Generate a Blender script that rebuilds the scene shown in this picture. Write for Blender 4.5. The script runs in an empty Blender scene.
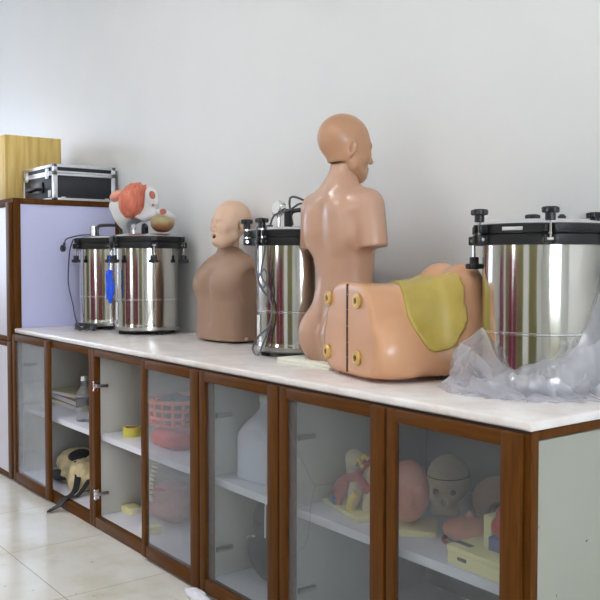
import bpy, bmesh, math, random
import numpy as np
from mathutils import Vector, Matrix, noise

random.seed(7)
C = bpy.context.scene.collection
PI = math.pi

# ------------------------------------------------------------------ materials
def lin(c):
    c = c / 255.0
    return c / 12.92 if c <= 0.04045 else ((c + 0.055) / 1.055) ** 2.4

def srgb(r, g, b):
    return (lin(r), lin(g), lin(b), 1.0)

class N:
    """small node-tree helper"""
    def __init__(self, name):
        self.m = bpy.data.materials.new(name)
        self.m.use_nodes = True
        self.t = self.m.node_tree
        self.bsdf = self.t.nodes['Principled BSDF']
        self.out = self.t.nodes['Material Output']
    def n(self, kind, **kw):
        nd = self.t.nodes.new(kind)
        for k, v in kw.items():
            if k in nd.inputs:
                nd.inputs[k].default_value = v
            else:
                setattr(nd, k, v)
        return nd
    def l(self, a, b):
        self.t.links.new(a, b)
    def coords(self, scale=(1, 1, 1), kind='Object'):
        tc = self.n('ShaderNodeTexCoord')
        mp = self.n('ShaderNodeMapping')
        mp.inputs['Scale'].default_value = scale
        self.l(tc.outputs[kind], mp.inputs['Vector'])
        return mp.outputs['Vector']
    def noise(self, vec, scale, detail=4, rough=0.5):
        nd = self.n('ShaderNodeTexNoise')
        nd.inputs['Scale'].default_value = scale
        nd.inputs['Detail'].default_value = detail
        nd.inputs['Roughness'].default_value = rough
        self.l(vec, nd.inputs['Vector'])
        return nd.outputs['Fac']
    def ramp(self, fac, stops):
        r = self.n('ShaderNodeValToRGB')
        el = r.color_ramp.elements
        while len(el) < len(stops):
            el.new(0.5)
        for e, (p, c) in zip(el, stops):
            e.position = p
            e.color = c
        self.l(fac, r.inputs['Fac'])
        return r.outputs['Color']
    def mix(self, fac, a, b):
        m = self.n('ShaderNodeMix', data_type='RGBA')
        for s, v in ((m.inputs[0], fac), (m.inputs[6], a), (m.inputs[7], b)):
            if isinstance(v, (int, float, tuple)):
                s.default_value = v
            else:
                self.l(v, s)
        return m.outputs[2]
    def bump(self, height, strength=0.1, dist=0.01):
        b = self.n('ShaderNodeBump')
        b.inputs['Strength'].default_value = strength
        b.inputs['Distance'].default_value = dist
        self.l(height, b.inputs['Height'])
        self.l(b.outputs['Normal'], self.bsdf.inputs['Normal'])

def plain(name, col, rough=0.5, metal=0.0, var=0.06, scale=12.0, stretch=(1, 1, 1), bump=0.0, coat=0.0, spec=0.5, sss=0.0):
    w = N(name)
    v = w.coords(stretch)
    f = w.noise(v, scale)
    lo = tuple(max(0, c * (1 - var)) for c in col[:3]) + (1,)
    hi = tuple(min(1, c * (1 + var)) for c in col[:3]) + (1,)
    w.l(w.ramp(f, [(0.3, lo), (0.7, hi)]), w.bsdf.inputs['Base Color'])
    w.bsdf.inputs['Roughness'].default_value = rough
    w.bsdf.inputs['Metallic'].default_value = metal
    w.bsdf.inputs['Specular IOR Level'].default_value = spec
    w.bsdf.inputs['Coat Weight'].default_value = coat
    if sss:
        w.bsdf.inputs['Subsurface Weight'].default_value = sss
        w.bsdf.inputs['Subsurface Radius'].default_value = (0.01, 0.005, 0.003)
    if bump:
        w.bump(w.noise(v, scale * 6), bump, 0.004)
    return w.m

M = {}
M['wall'] = plain('wall_paint', srgb(225, 225, 224), 0.42, var=0.012, scale=3, bump=0.02, spec=0.4)
M['ceiling'] = plain('ceiling_paint', srgb(235, 235, 232), 0.8, var=0.01, scale=3)
M['trim'] = plain('brown_edge_trim', srgb(90, 52, 14), 0.5, spec=0.12, var=0.18, scale=9, stretch=(9, 9, 0.7))
M['trim_h'] = plain('brown_rail_trim', srgb(90, 52, 14), 0.5, spec=0.12, var=0.18, scale=9, stretch=(0.7, 9, 9))
M['dark_gap'] = plain('dark_gap_shade', srgb(60, 38, 22), 0.6)  # dark colour stands in for the shade in the gap under the slab
M['panel_white'] = plain('white_board', srgb(191, 189, 181), 0.35, var=0.015, scale=4)
M['panel_side'] = plain('pale_grey_green_board', srgb(160, 162, 150), 0.45, var=0.02, scale=3)
M['panel_back'] = plain('grey_back_board', srgb(128, 128, 123), 0.5, var=0.02)
M['panel_front'] = plain('pale_front_board', srgb(206, 203, 214), 0.35, var=0.015, scale=4)
M['shelf_edge'] = plain('white_shelf_board', srgb(226, 226, 236), 0.35, var=0.01)
M['lavender'] = plain('glossy_pale_lavender_board', srgb(210, 211, 246), 0.25, var=0.015, scale=2.5)
w = N('polished_steel')
v = w.coords((1, 1, 0.35))
w.l(w.ramp(w.noise(v, 6), [(0.3, (0.56, 0.54, 0.50, 1)), (0.7, (0.63, 0.61, 0.57, 1))]), w.bsdf.inputs['Base Color'])
w.bsdf.inputs['Metallic'].default_value = 1.0
w.bsdf.inputs['Roughness'].default_value = 0.11
w.bump(w.noise(v, 9, 2), 0.12, 0.01)
M['steel'] = w.m
M['steel_dull'] = plain('dull_steel', (0.45, 0.44, 0.42, 1), 0.3, 1.0, var=0.05, scale=20)
M['lid_steel'] = plain('brushed_lid_steel', (0.80, 0.80, 0.82, 1), 0.25, 1.0, var=0.03, scale=20)
M['chrome'] = plain('chrome', (0.8, 0.8, 0.8, 1), 0.12, 1.0, var=0.02)
M['black'] = plain('black_bakelite', srgb(24, 24, 27), 0.35, var=0.2)
M['black_rim'] = plain('black_enamel_rim', srgb(17, 17, 20), 0.42, var=0.2)
M['rubber'] = plain('black_rubber', srgb(22, 22, 22), 0.7)
M['cord'] = plain('dark_grey_cord', srgb(52, 52, 56), 0.5)
M['cord_grey'] = plain('mid_grey_cord', srgb(98, 98, 102), 0.5)
M['alu'] = plain('aluminium_edge', (0.72, 0.72, 0.74, 1), 0.32, 0.85, var=0.04, scale=25)
M['case_black'] = plain('black_case_panel', srgb(28, 29, 36), 0.5, var=0.25, scale=60, bump=0.15)
M['label'] = plain('white_label', srgb(224, 224, 222), 0.5, var=0.02)
M['skin_torso'] = plain('pale_tan_pink_plastic', srgb(190, 149, 124), 0.42, var=0.03, scale=5, sss=0.1, coat=0.35, spec=0.6)
M['skin_head'] = plain('warm_pink_plastic', srgb(185, 140, 108), 0.32, var=0.03, scale=6, sss=0.1)
M['skin_bust'] = plain('dull_tan_vinyl', srgb(156, 124, 102), 0.42, var=0.04, scale=6)
M['skin_bust_head'] = plain('pale_cream_vinyl', srgb(218, 182, 156), 0.36, var=0.03, scale=6, sss=0.1)
M['skin_lying'] = plain('peach_plastic', srgb(208, 157, 118), 0.27, var=0.03, scale=5, sss=0.08)
M['olive'] = plain('translucent_olive_cover', srgb(181, 159, 76), 0.42, var=0.1, scale=9)
M['brass'] = plain('brass_bolt', srgb(206, 168, 98), 0.35, 0.35, var=0.12, scale=60)
M['groove'] = plain('dark_seam', srgb(70, 45, 34), 0.7)
M['seam_brown'] = plain('brown_seam', srgb(150, 98, 76), 0.6)
M['mouth'] = plain('dark_red_mouth', srgb(66, 24, 22), 0.6)
M['base_cream'] = plain('cream_foam_board', srgb(236, 236, 220), 0.55, var=0.02)
M['model_white'] = plain('white_anatomy_plastic', srgb(214, 212, 212), 0.3, var=0.04, scale=14)
M['model_cream'] = plain('cream_bone_plastic', srgb(226, 210, 174), 0.4, var=0.08, scale=30)
M['model_red'] = plain('red_vessel_plastic', srgb(176, 70, 64), 0.35, var=0.15, scale=40)
M['model_yellow'] = plain('yellow_nerve_plastic', srgb(232, 200, 80), 0.4, var=0.08)
M['model_blue'] = plain('blue_vessel_plastic', srgb(96, 104, 156), 0.4)
M['model_pink'] = plain('pink_flesh_plastic', srgb(222, 150, 128), 0.4, var=0.08, scale=20)
M['disc_core'] = plain('red_brown_core', srgb(182, 104, 84), 0.5, var=0.2, scale=50)
M['box_cream'] = plain('pale_yellow_card', srgb(238, 230, 176), 0.5, var=0.02)
M['print_grey'] = plain('grey_print', srgb(90, 96, 100), 0.6)
M['tape'] = plain('olive_yellow_tape', srgb(206, 196, 84), 0.45)
M['orange'] = plain('orange_plastic', srgb(226, 92, 44), 0.4, var=0.12, scale=25)
M['red_cloth'] = plain('red_cloth', srgb(206, 66, 62), 0.85, var=0.2, scale=30, bump=0.3)
M['maroon'] = plain('maroon_fabric', srgb(128, 36, 66), 0.8, var=0.2, scale=20)
M['dark_cloth'] = plain('black_nylon', srgb(38, 38, 46), 0.75, var=0.25, scale=30, bump=0.3)
M['beige_cloth'] = plain('beige_canvas', srgb(212, 194, 152), 0.85, var=0.15, scale=22, bump=0.3)
M['blue_cord'] = plain('bright_blue_cord', srgb(26, 92, 236), 0.35, var=0.1, scale=60)
M['jug'] = plain('translucent_white_plastic', srgb(226, 230, 246), 0.4, var=0.02, sss=0.1)
M['card_brown'] = plain('dusty_pink_card', srgb(176, 136, 112), 0.7, var=0.1)
M['paper'] = plain('white_paper', srgb(232, 232, 238), 0.6, var=0.03)
M['mauve'] = plain('mauve_mesh_cloth', srgb(178, 128, 124), 0.8, var=0.12, scale=60, bump=0.3)
M['curtain'] = plain('olive_cream_curtain', srgb(150, 142, 98), 0.8, var=0.08)
M['alu_frame'] = plain('white_window_frame', srgb(225, 225, 225), 0.4)

# pine box
w = N('pale_pine_board')
v = w.coords((7, 7, 0.55))
f = w.noise(v, 5, 5, 0.55)
w.l(w.ramp(f, [(0.25, srgb(198, 158, 80)), (0.5, srgb(226, 192, 112)), (0.75, srgb(236, 208, 134))]), w.bsdf.inputs['Base Color'])
w.bsdf.inputs['Roughness'].default_value = 0.5
M['pine'] = w.m

# countertop: white-pink speckled stone
w = N('pale_speckled_stone')
v = w.coords()
big = w.noise(v, 7, 5, 0.6)
c1 = w.ramp(big, [(0.35, srgb(228, 217, 211)), (0.6, srgb(242, 238, 236))])
vs = w.n('ShaderNodeTexVoronoi')
vs.inputs['Scale'].default_value = 55
w.l(v, vs.inputs['Vector'])
spk = w.ramp(vs.outputs['Distance'], [(0.06, (1, 1, 1, 1)), (0.14, (0, 0, 0, 1))])
patch = w.noise(v, 9, 3)
gate = w.ramp(patch, [(0.55, (0, 0, 0, 1)), (0.7, (0.55, 0.55, 0.55, 1))])
mul = w.n('ShaderNodeMath', operation='MULTIPLY')
w.l(spk, mul.inputs[0]); w.l(gate, mul.inputs[1])
w.l(w.mix(mul.outputs[0], c1, srgb(150, 118, 104)), w.bsdf.inputs['Base Color'])
w.bsdf.inputs['Roughness'].default_value = 0.3
M['stone'] = w.m

# floor: polished cream tiles
w = N('polished_cream_tiles')
v = w.coords()
br = w.n('ShaderNodeTexBrick', offset=0.0, squash=1.0)
br.inputs['Scale'].default_value = 1.0
br.inputs['Brick Width'].default_value = 0.6
br.inputs['Row Height'].default_value = 0.6
br.inputs['Mortar Size'].default_value = 0.0018
br.inputs['Mortar Smooth'].default_value = 0.2
w.l(v, br.inputs['Vector'])
cl = w.noise(v, 3.2, 7, 0.6)
base = w.ramp(cl, [(0.3, srgb(208, 202, 182)), (0.5, srgb(226, 222, 212)), (0.7, srgb(234, 232, 226))])
dirt = w.noise(v, 26, 2)
base2 = w.mix(w.ramp(dirt, [(0.70, (0, 0, 0, 1)), (0.76, (0.6, 0.6, 0.6, 1))]), base, srgb(150, 138, 118))
w.l(w.mix(br.outputs['Fac'], base2, srgb(168, 158, 138)), w.bsdf.inputs['Base Color'])
w.bsdf.inputs['Roughness'].default_value = 0.14
M['floor'] = w.m

# muscle: red with darker strands running down
w = N('red_muscle_strands')
v = w.coords((60, 60, 6))
f = w.noise(v, 1.2, 4)
w.l(w.ramp(f, [(0.3, srgb(184, 92, 70)), (0.7, srgb(224, 130, 102))]), w.bsdf.inputs['Base Color'])
w.bsdf.inputs['Roughness'].default_value = 0.4
M['muscle'] = w.m
w = N('olive_brown_muscle')
v = w.coords()
f = w.noise(v, 16, 5)
sep = w.n('ShaderNodeSeparateXYZ'); w.l(v, sep.inputs[0])
ma = w.n('ShaderNodeMath', operation='MULTIPLY_ADD'); ma.inputs[1].default_value = 9.0; w.l(sep.outputs['Z'], ma.inputs[0]); w.l(f, ma.inputs[2])
w.l(w.ramp(ma.outputs[0], [(0.62, srgb(132, 58, 40)), (0.85, srgb(160, 112, 74)), (1.0, srgb(166, 152, 110))]), w.bsdf.inputs['Base Color'])
w.bsdf.inputs['Roughness'].default_value = 0.35
M['bulb'] = w.m

def glass(name, haze, tint=(0.93, 0.95, 0.95, 1), hazecol=srgb(205, 208, 220), refl=1.0):
    w = N(name)
    w.t.nodes.remove(w.bsdf)
    tr = w.n('ShaderNodeBsdfTransparent'); tr.inputs['Color'].default_value = tint
    df = w.n('ShaderNodeBsdfDiffuse'); df.inputs['Color'].default_value = hazecol
    tl = w.n('ShaderNodeBsdfTranslucent'); tl.inputs['Color'].default_value = hazecol
    hz = w.n('ShaderNodeMixShader'); hz.inputs[0].default_value = 0.5
    w.l(df.outputs[0], hz.inputs[1]); w.l(tl.outputs[0], hz.inputs[2])
    m1 = w.n('ShaderNodeMixShader')
    v = w.coords((1, 1, 1))
    f = w.noise(v, 6, 4)
    mr = w.n('ShaderNodeMapRange')
    mr.inputs['To Min'].default_value = haze * 0.6
    mr.inputs['To Max'].default_value = haze * 1.4
    w.l(f, mr.inputs['Value']); w.l(mr.outputs[0], m1.inputs[0])
    w.l(tr.outputs[0], m1.inputs[1]); w.l(hz.outputs[0], m1.inputs[2])
    gl = w.n('ShaderNodeBsdfGlossy'); gl.inputs['Roughness'].default_value = 0.03
    lw = w.n('ShaderNodeLayerWeight'); lw.inputs['Blend'].default_value = 0.5
    pw = w.n('ShaderNodeMath', operation='POWER'); pw.inputs[1].default_value = 4.0
    w.l(lw.outputs['Facing'], pw.inputs[0])
    mul = w.n('ShaderNodeMath', operation='MULTIPLY_ADD'); mul.inputs[1].default_value = 0.6 * refl; mul.inputs[2].default_value = 0.03 * refl
    w.l(pw.outputs[0], mul.inputs[0])
    m2 = w.n('ShaderNodeMixShader')
    w.l(mul.outputs[0], m2.inputs[0]); w.l(m1.outputs[0], m2.inputs[1]); w.l(gl.outputs[0], m2.inputs[2])
    w.l(m2.outputs[0], w.out.inputs['Surface'])
    return w.m
M['glass_a'] = glass('whitish_door_glass', 0.26)  # strongest whitish haze of the door panes
M['glass_b'] = glass('hazy_door_glass', 0.20)
M['glass_c'] = glass('smoky_door_glass', 0.085, tint=(0.88, 0.90, 0.90, 1))
M['glass_d'] = glass('clear_door_glass', 0.11, tint=(0.88, 0.90, 0.90, 1))
M['film'] = glass('clear_bag_film', 0.31, tint=(0.985, 0.985, 0.995, 1), hazecol=srgb(246, 247, 255), refl=1.0)
M['bottle'] = glass('clear_bottle_plastic', 0.16, tint=(0.95, 0.96, 0.97, 1), hazecol=srgb(232, 234, 244), refl=1.4)

# sheer curtain cloth
w = N('sheer_cream_curtain')
w.t.nodes.remove(w.bsdf)
tr = w.n('ShaderNodeBsdfTransparent'); tr.inputs['Color'].default_value = (0.9, 0.9, 0.86, 1)
tl = w.n('ShaderNodeBsdfTranslucent'); tl.inputs['Color'].default_value = srgb(222, 219, 202)
df = w.n('ShaderNodeBsdfDiffuse'); df.inputs['Color'].default_value = srgb(214, 210, 190)
m1 = w.n('ShaderNodeMixShader'); m1.inputs[0].default_value = 0.45
w.l(tl.outputs[0], m1.inputs[1]); w.l(df.outputs[0], m1.inputs[2])
m2 = w.n('ShaderNodeMixShader'); 
f = w.noise(w.coords((1, 9, 0.2)), 2.2, 2)
w.l(w.ramp(f, [(0.4, (0.55, 0.55, 0.55, 1)), (0.62, (0.97, 0.97, 0.97, 1))]), m2.inputs[0])
w.l(tr.outputs[0], m2.inputs[1]); w.l(m1.outputs[0], m2.inputs[2])
w.l(m2.outputs[0], w.out.inputs['Surface'])
M['sheer'] = w.m

def emit(name, col, strength):
    w = N(name)
    w.t.nodes.remove(w.bsdf)
    e = w.n('ShaderNodeEmission'); e.inputs['Color'].default_value = col; e.inputs['Strength'].default_value = strength
    w.l(e.outputs[0], w.out.inputs['Surface'])
    return w.m

# ------------------------------------------------------------------ mesh helpers
class MB:
    """collects shapes, then links them as ONE mesh object"""
    def __init__(self):
        self.bm = bmesh.new()
    def box(self, lo, hi, bev=0.0, rot=None, seg=2):
        b = bmesh.new()
        bmesh.ops.create_cube(b, size=1.0)
        c = [(a + d) / 2 for a, d in zip(lo, hi)]
        s = [abs(d - a) for a, d in zip(lo, hi)]
        for vt in b.verts:
            vt.co = Vector((vt.co.x * s[0], vt.co.y * s[1], vt.co.z * s[2]))
        if bev > 0:
            bmesh.ops.bevel(b, geom=list(b.edges), offset=min(bev, min(s) * 0.45), segments=seg, affect='EDGES', profile=0.5)
        if rot is not None:
            bmesh.ops.transform(b, matrix=rot.to_4x4(), verts=b.verts)
        bmesh.ops.translate(b, vec=Vector(c), verts=b.verts)
        self._add(b)
        return self
    def _add(self, b):
        me = bpy.data.meshes.new('tmp')
        b.to_mesh(me); b.free()
        self.bm.from_mesh(me)
        bpy.data.meshes.remove(me)
    def lathe(self, prof, c=(0, 0, 0), seg=48, a0=0.0, a1=2 * PI, mat=None, close_ends=True):
        b = bmesh.new()
        full = abs(a1 - a0 - 2 * PI) < 1e-6
        n = seg if full else seg + 1
        rings = []
        for r, z in prof:
            if r < 1e-6:
                rings.append([b.verts.new((0, 0, z))])
            else:
                rings.append([b.verts.new((r * math.cos(a0 + (a1 - a0) * i / seg), r * math.sin(a0 + (a1 - a0) * i / seg), z)) for i in range(n)])
        for A, B in zip(rings, rings[1:]):
            m = seg
            for i in range(m):
                j = (i + 1) % n
                if len(A) == 1 and len(B) == 1:
                    continue
                try:
                    if len(A) == 1:
                        b.faces.new((A[0], B[j], B[i]))
                    elif len(B) == 1:
                        b.faces.new((A[i], A[j], B[0]))
                    else:
                        b.faces.new((A[i], A[j], B[j], B[i]))
                except ValueError:
                    pass
        bmesh.ops.recalc_face_normals(b, faces=b.faces)
        if mat is not None:
            bmesh.ops.transform(b, matrix=mat.to_4x4(), verts=b.verts)
        bmesh.ops.translate(b, vec=Vector(c), verts=b.verts)
        self._add(b)
        return self
    def cyl(self, a, bpt, r, seg=20, r2=None, bev=0.0):
        a = Vector(a); bpt = Vector(bpt)
        d = bpt - a
        L = d.length
        r2 = r if r2 is None else r2
        prof = [(0, 0), (max(r - bev, 1e-5), 0), (r, bev), (r2, L - bev), (max(r2 - bev, 1e-5), L), (0, L)] if bev else [(0, 0), (r, 0), (r2, L), (0, L)]
        q = d.to_track_quat('Z', 'Y').to_matrix()
        return self.lathe(prof, a, seg, mat=q)
    def tube(self, pts, r, seg=8, sub=6, closed=False):
        pts = smooth_path([Vector(p) for p in pts], sub) if sub > 1 else [Vector(p) for p in pts]
        b = bmesh.new()
        rings = []
        up = Vector((0, 0, 1))
        prev = None
        for i, p in enumerate(pts):
            t = (pts[min(i + 1, len(pts) - 1)] - pts[max(i - 1, 0)])
            if t.length < 1e-9:
                t = Vector((0, 0, 1))
            t.normalize()
            if prev is None:
                x = t.cross(up)
                if x.length < 1e-3:
                    x = t.cross(Vector((1, 0, 0)))
            else:
                x = prev - t * prev.dot(t)
            x.normalize(); prev = x
            y = t.cross(x)
            rr = r(i / (len(pts) - 1)) if callable(r) else r
            rings.append([b.verts.new(p + x * rr * math.cos(2 * PI * k / seg) + y * rr * math.sin(2 * PI * k / seg)) for k in range(seg)])
        for A, B in zip(rings, rings[1:]):
            for k in range(seg):
                b.faces.new((A[k], A[(k + 1) % seg], B[(k + 1) % seg], B[k]))
        b.faces.new(list(reversed(rings[0]))); b.faces.new(rings[-1])
        bmesh.ops.recalc_face_normals(b, faces=b.faces)
        self._add(b)
        return self
    def ball(self, c, r, sub=3, rot=None):
        b = bmesh.new()
        bmesh.ops.create_icosphere(b, subdivisions=sub, radius=1.0)
        r = (r, r, r) if isinstance(r, (int, float)) else r
        for vt in b.verts:
            vt.co = Vector((vt.co.x * r[0], vt.co.y * r[1], vt.co.z * r[2]))
        if rot is not None:
            bmesh.ops.transform(b, matrix=rot.to_4x4(), verts=b.verts)
        bmesh.ops.translate(b, vec=Vector(c), verts=b.verts)
        self._add(b)
        return self
    def prism(self, pts, z0, z1, bev=0.0):
        b = bmesh.new()
        f = b.faces.new([b.verts.new((x, y, z0)) for x, y in pts])
        ex = bmesh.ops.extrude_face_region(b, geom=[f])
        bmesh.ops.translate(b, vec=(0, 0, z1 - z0), verts=[g for g in ex['geom'] if isinstance(g, bmesh.types.BMVert)])
        bmesh.ops.recalc_face_normals(b, faces=b.faces)
        if bev:
            bmesh.ops.bevel(b, geom=list(b.edges), offset=bev, segments=2, affect='EDGES', profile=0.5)
        self._add(b)
        return self
    def move(self, mat):
        bmesh.ops.transform(self.bm, matrix=mat, verts=self.bm.verts)
        return self
    def build(self, name, mat, parent=None, smooth=True, angle=35):
        me = bpy.data.meshes.new(name)
        self.bm.to_mesh(me); self.bm.free()
        return link_mesh(name, me, mat, parent, smooth, angle)

def link_mesh(name, me, mat, parent=None, smooth=True, angle=35):
    me.materials.append(mat)
    o = bpy.data.objects.new(name, me)
    C.objects.link(o)
    if smooth:
        me.polygons.foreach_set('use_smooth', [True] * len(me.polygons))
        if angle < 180:
            bm = bmesh.new(); bm.from_mesh(me)
            lim = math.radians(angle)
            for e in bm.edges:
                if len(e.link_faces) == 2:
                    e.smooth = e.calc_face_angle(0) < lim
            bm.to_mesh(me); bm.free()
    if parent is not None:
        o.parent = parent
    return o

def smooth_path(P, sub):
    out = []
    n = len(P)
    for i in range(n - 1):
        p0 = P[max(i - 1, 0)]; p1 = P[i]; p2 = P[i + 1]; p3 = P[min(i + 2, n - 1)]
        for k in range(sub):
            t = k / sub
            out.append(0.5 * ((2 * p1) + (p2 - p0) * t + (2 * p0 - 5 * p1 + 4 * p2 - p3) * t * t + (3 * p1 - p0 - 3 * p2 + p3) * t ** 3))
    out.append(P[-1].copy())
    return out

def tag(o, label, cat, group=None):
    o['label'] = label; o['category'] = cat
    if group:
        o['group'] = group
    return o

def thing(name, label, cat, loc=(0, 0, 0), rz=0.0, group=None):
    o = bpy.data.objects.new(name, None)
    o.empty_display_size = 0.05
    C.objects.link(o)
    o.location = loc; o.rotation_euler = (0, 0, rz)
    return tag(o, label, cat, group)

def struct(o):
    o['kind'] = 'structure'
    return o

# ------------------------------------------------------------------ implicit surfaces
class G:
    def __init__(self, lo, hi, step):
        self.lo = np.array(lo, float); self.step = step
        self.n = [int(math.ceil((h - l) / step)) + 1 for l, h in zip(lo, hi)]
        ax = [l + step * np.arange(k) for l, k in zip(lo, self.n)]
        self.x, self.y, self.z = np.meshgrid(*ax, indexing='ij')

def rotpts(g, c, R):
    x = g.x - c[0]; y = g.y - c[1]; z = g.z - c[2]
    if R is None:
        return x, y, z
    R = np.array(R.transposed() if hasattr(R, 'transposed') else R)
    return (R[0][0] * x + R[0][1] * y + R[0][2] * z, R[1][0] * x + R[1][1] * y + R[1][2] * z, R[2][0] * x + R[2][1] * y + R[2][2] * z)

def ell(g, c, r, R=None):
    x, y, z = rotpts(g, c, R)
    k0 = np.sqrt((x / r[0]) ** 2 + (y / r[1]) ** 2 + (z / r[2]) ** 2) + 1e-9
    k1 = np.sqrt((x / r[0] ** 2) ** 2 + (y / r[1] ** 2) ** 2 + (z / r[2] ** 2) ** 2) + 1e-9
    return k0 * (k0 - 1) / k1

def cap(g, a, b, ra, rb=None):
    rb = ra if rb is None else rb
    a = np.array(a, float); b = np.array(b, float)
    ba = b - a
    px = g.x - a[0]; py = g.y - a[1]; pz = g.z - a[2]
    h = np.clip((px * ba[0] + py * ba[1] + pz * ba[2]) / max(ba @ ba, 1e-12), 0, 1)
    return np.sqrt((px - h * ba[0]) ** 2 + (py - h * ba[1]) ** 2 + (pz - h * ba[2]) ** 2) - (ra + (rb - ra) * h)

def smin(a, b, k):
    h = np.clip(0.5 + 0.5 * (b - a) / k, 0, 1)
    return b + (a - b) * h - k * h * (1 - h)

def smax(a, b, k):
    return -smin(-a, -b, k)

def spl(t, ts, vs):
    """smooth (cubic Hermite) interpolation of a table"""
    ts = np.array(ts, float); vs = np.array(vs, float)
    m = np.gradient(vs, ts)
    t = np.clip(t, ts[0], ts[-1])
    i = np.clip(np.searchsorted(ts, t, side='right') - 1, 0, len(ts) - 2)
    h = ts[i + 1] - ts[i]; u = (t - ts[i]) / h
    return ((2 * u ** 3 - 3 * u ** 2 + 1) * vs[i] + (u ** 3 - 2 * u ** 2 + u) * h * m[i] + (-2 * u ** 3 + 3 * u ** 2) * vs[i + 1] + (u ** 3 - u ** 2) * h * m[i + 1])

def surf(name, g, d, mat, parent=None, smooth_iter=1):
    """naive surface nets over the field d (negative inside)"""
    nx, ny, nz = d.shape
    s = d < 0
    cs = [(i, j, k) for i in (0, 1) for j in (0, 1) for k in (0, 1)]
    def cut(a, c):
        return a[c[0]:nx - 1 + c[0], c[1]:ny - 1 + c[1], c[2]:nz - 1 + c[2]]
    cnt = np.zeros((nx - 1, ny - 1, nz - 1)); acc = np.zeros((3, nx - 1, ny - 1, nz - 1))
    for a in cs:
        for ax in range(3):
            if a[ax] == 1:
                continue
            b = list(a); b[ax] = 1
            da, db = cut(d, a), cut(d, b)
            cr = cut(s, a) != cut(s, b)
            t = np.where(cr, da / np.where(cr, da - db, 1), 0)
            cnt += cr
            for q in range(3):
                acc[q] += np.where(cr, a[q] + (t if q == ax else 0), 0)
    act = cnt > 0
    idx = -np.ones(act.shape, int)
    idx[act] = np.arange(act.sum())
    ii = np.array(np.nonzero(act), float)
    V = (ii + acc[:, act] / cnt[act]).T * g.step + g.lo
    faces = []
    for ax in range(3):
        u, w2 = [(1, 2), (2, 0), (0, 1)][ax]
        sl0 = [slice(None)] * 3; sl1 = [slice(None)] * 3
        sl0[ax] = slice(0, -1); sl1[ax] = slice(1, None)
        s0 = s[tuple(sl0)]; s1 = s[tuple(sl1)]
        cr = s0 != s1
        ix = np.array(np.nonzero(cr)).T
        ok = (ix[:, u] > 0) & (ix[:, w2] > 0) & (ix[:, u] < d.shape[u] - 1) & (ix[:, w2] < d.shape[w2] - 1)
        ix = ix[ok]
        def at(du, dw):
            q = ix.copy(); q[:, u] -= du; q[:, w2] -= dw
            return idx[q[:, 0], q[:, 1], q[:, 2]]
        quad = np.stack([at(1, 1), at(0, 1), at(0, 0), at(1, 0)], 1)
        flip = ~s0[ix[:, 0], ix[:, 1], ix[:, 2]]
        quad[flip] = quad[flip][:, ::-1]
        faces.append(quad)
    F = np.concatenate(faces)
    for _ in range(smooth_iter):
        sm = np.zeros_like(V); c = np.zeros(len(V))
        for a, b in ((0, 1), (1, 2), (2, 3), (3, 0)):
            np.add.at(sm, F[:, a], V[F[:, b]]); np.add.at(sm, F[:, b], V[F[:, a]])
            np.add.at(c, F[:, a], 1); np.add.at(c, F[:, b], 1)
        V = 0.5 * V + 0.5 * sm / np.maximum(c, 1)[:, None]
    me = bpy.data.meshes.new(name)
    me.from_pydata(V.tolist(), [], F.tolist())
    me.update()
    return link_mesh(name, me, mat, parent, True, 180)

def head_field(g, s=1.0, o=(0, 0, 0), R=None, mouth_open=False, neck=0.0, asleep=False):
    """head, chin at local z=0, top at .228, face toward +y"""
    h = G.__new__(G)
    x, y, z = rotpts(g, o, R)
    h.x, h.y, h.z = x / s, y / s, z / s
    d = ell(h, (0, -0.012, 0.140), (0.077, 0.097, 0.088))
    d = smin(d, ell(h, (0, 0.030, 0.082), (0.060, 0.060, 0.082)), 0.035)
    d = smin(d, ell(h, (0, 0.062, 0.022), (0.030, 0.030, 0.022)), 0.03)
    d = smin(d, cap(h, (-0.036, 0.074, 0.124), (0.036, 0.074, 0.124), 0.010), 0.02)
    for sx in (-1, 1):
        d = smin(d, ell(h, (sx * 0.042, 0.058, 0.086), (0.022, 0.022, 0.020)), 0.03)
        d = smax(d, -ell(h, (sx * 0.030, 0.101, 0.109), (0.020, 0.018, 0.011)), 0.014)
        d = smin(d, ell(h, (sx * 0.030, 0.070, 0.108), (0.014, 0.014, 0.009)), 0.006)
        d = smin(d, cap(h, (sx * 0.055, 0.015, 0.045), (sx * 0.028, 0.055, 0.018), 0.022, 0.018), 0.03)
    d = smin(d, cap(h, (0, 0.084, 0.116), (0, 0.106, 0.080), 0.006, 0.009), 0.014)
    for sx in (-1, 1):
        d = smin(d, ell(h, (sx * 0.010, 0.097, 0.074), (0.007, 0.008, 0.006)), 0.006)
    d = smin(d, cap(h, (-0.016, 0.087, 0.050), (0.016, 0.087, 0.050), 0.006), 0.010)
    d = smin(d, cap(h, (-0.013, 0.085, 0.038), (0.013, 0.085, 0.038), 0.007), 0.010)
    if mouth_open:
        d = smax(d, -ell(h, (0, 0.092, 0.044), (0.016, 0.022, 0.010)), 0.005)
    else:
        d = smax(d, -cap(h, (-0.018, 0.097, 0.044), (0.018, 0.097, 0.044), 0.0035), 0.004)
    for sx in (-1, 1):
        Re = Matrix.Rotation(sx * math.radians(-14), 3, 'Z') @ Matrix.Rotation(math.radians(-10), 3, 'X')
        e = ell(h, (sx * 0.076, -0.010, 0.100), (0.008, 0.019, 0.033), Re)
        e = smax(e, -ell(h, (sx * 0.084, -0.006, 0.104), (0.006, 0.011, 0.021), Re), 0.004)
        d = smin(d, e, 0.006)
    if neck:
        d = smin(d, cap(h, (0, -0.022, 0.055), (0, -0.030, -neck), 0.047, 0.052), 0.03)
        d = smax(d, -(h.z + neck), 0.004)
    return d * s

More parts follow.
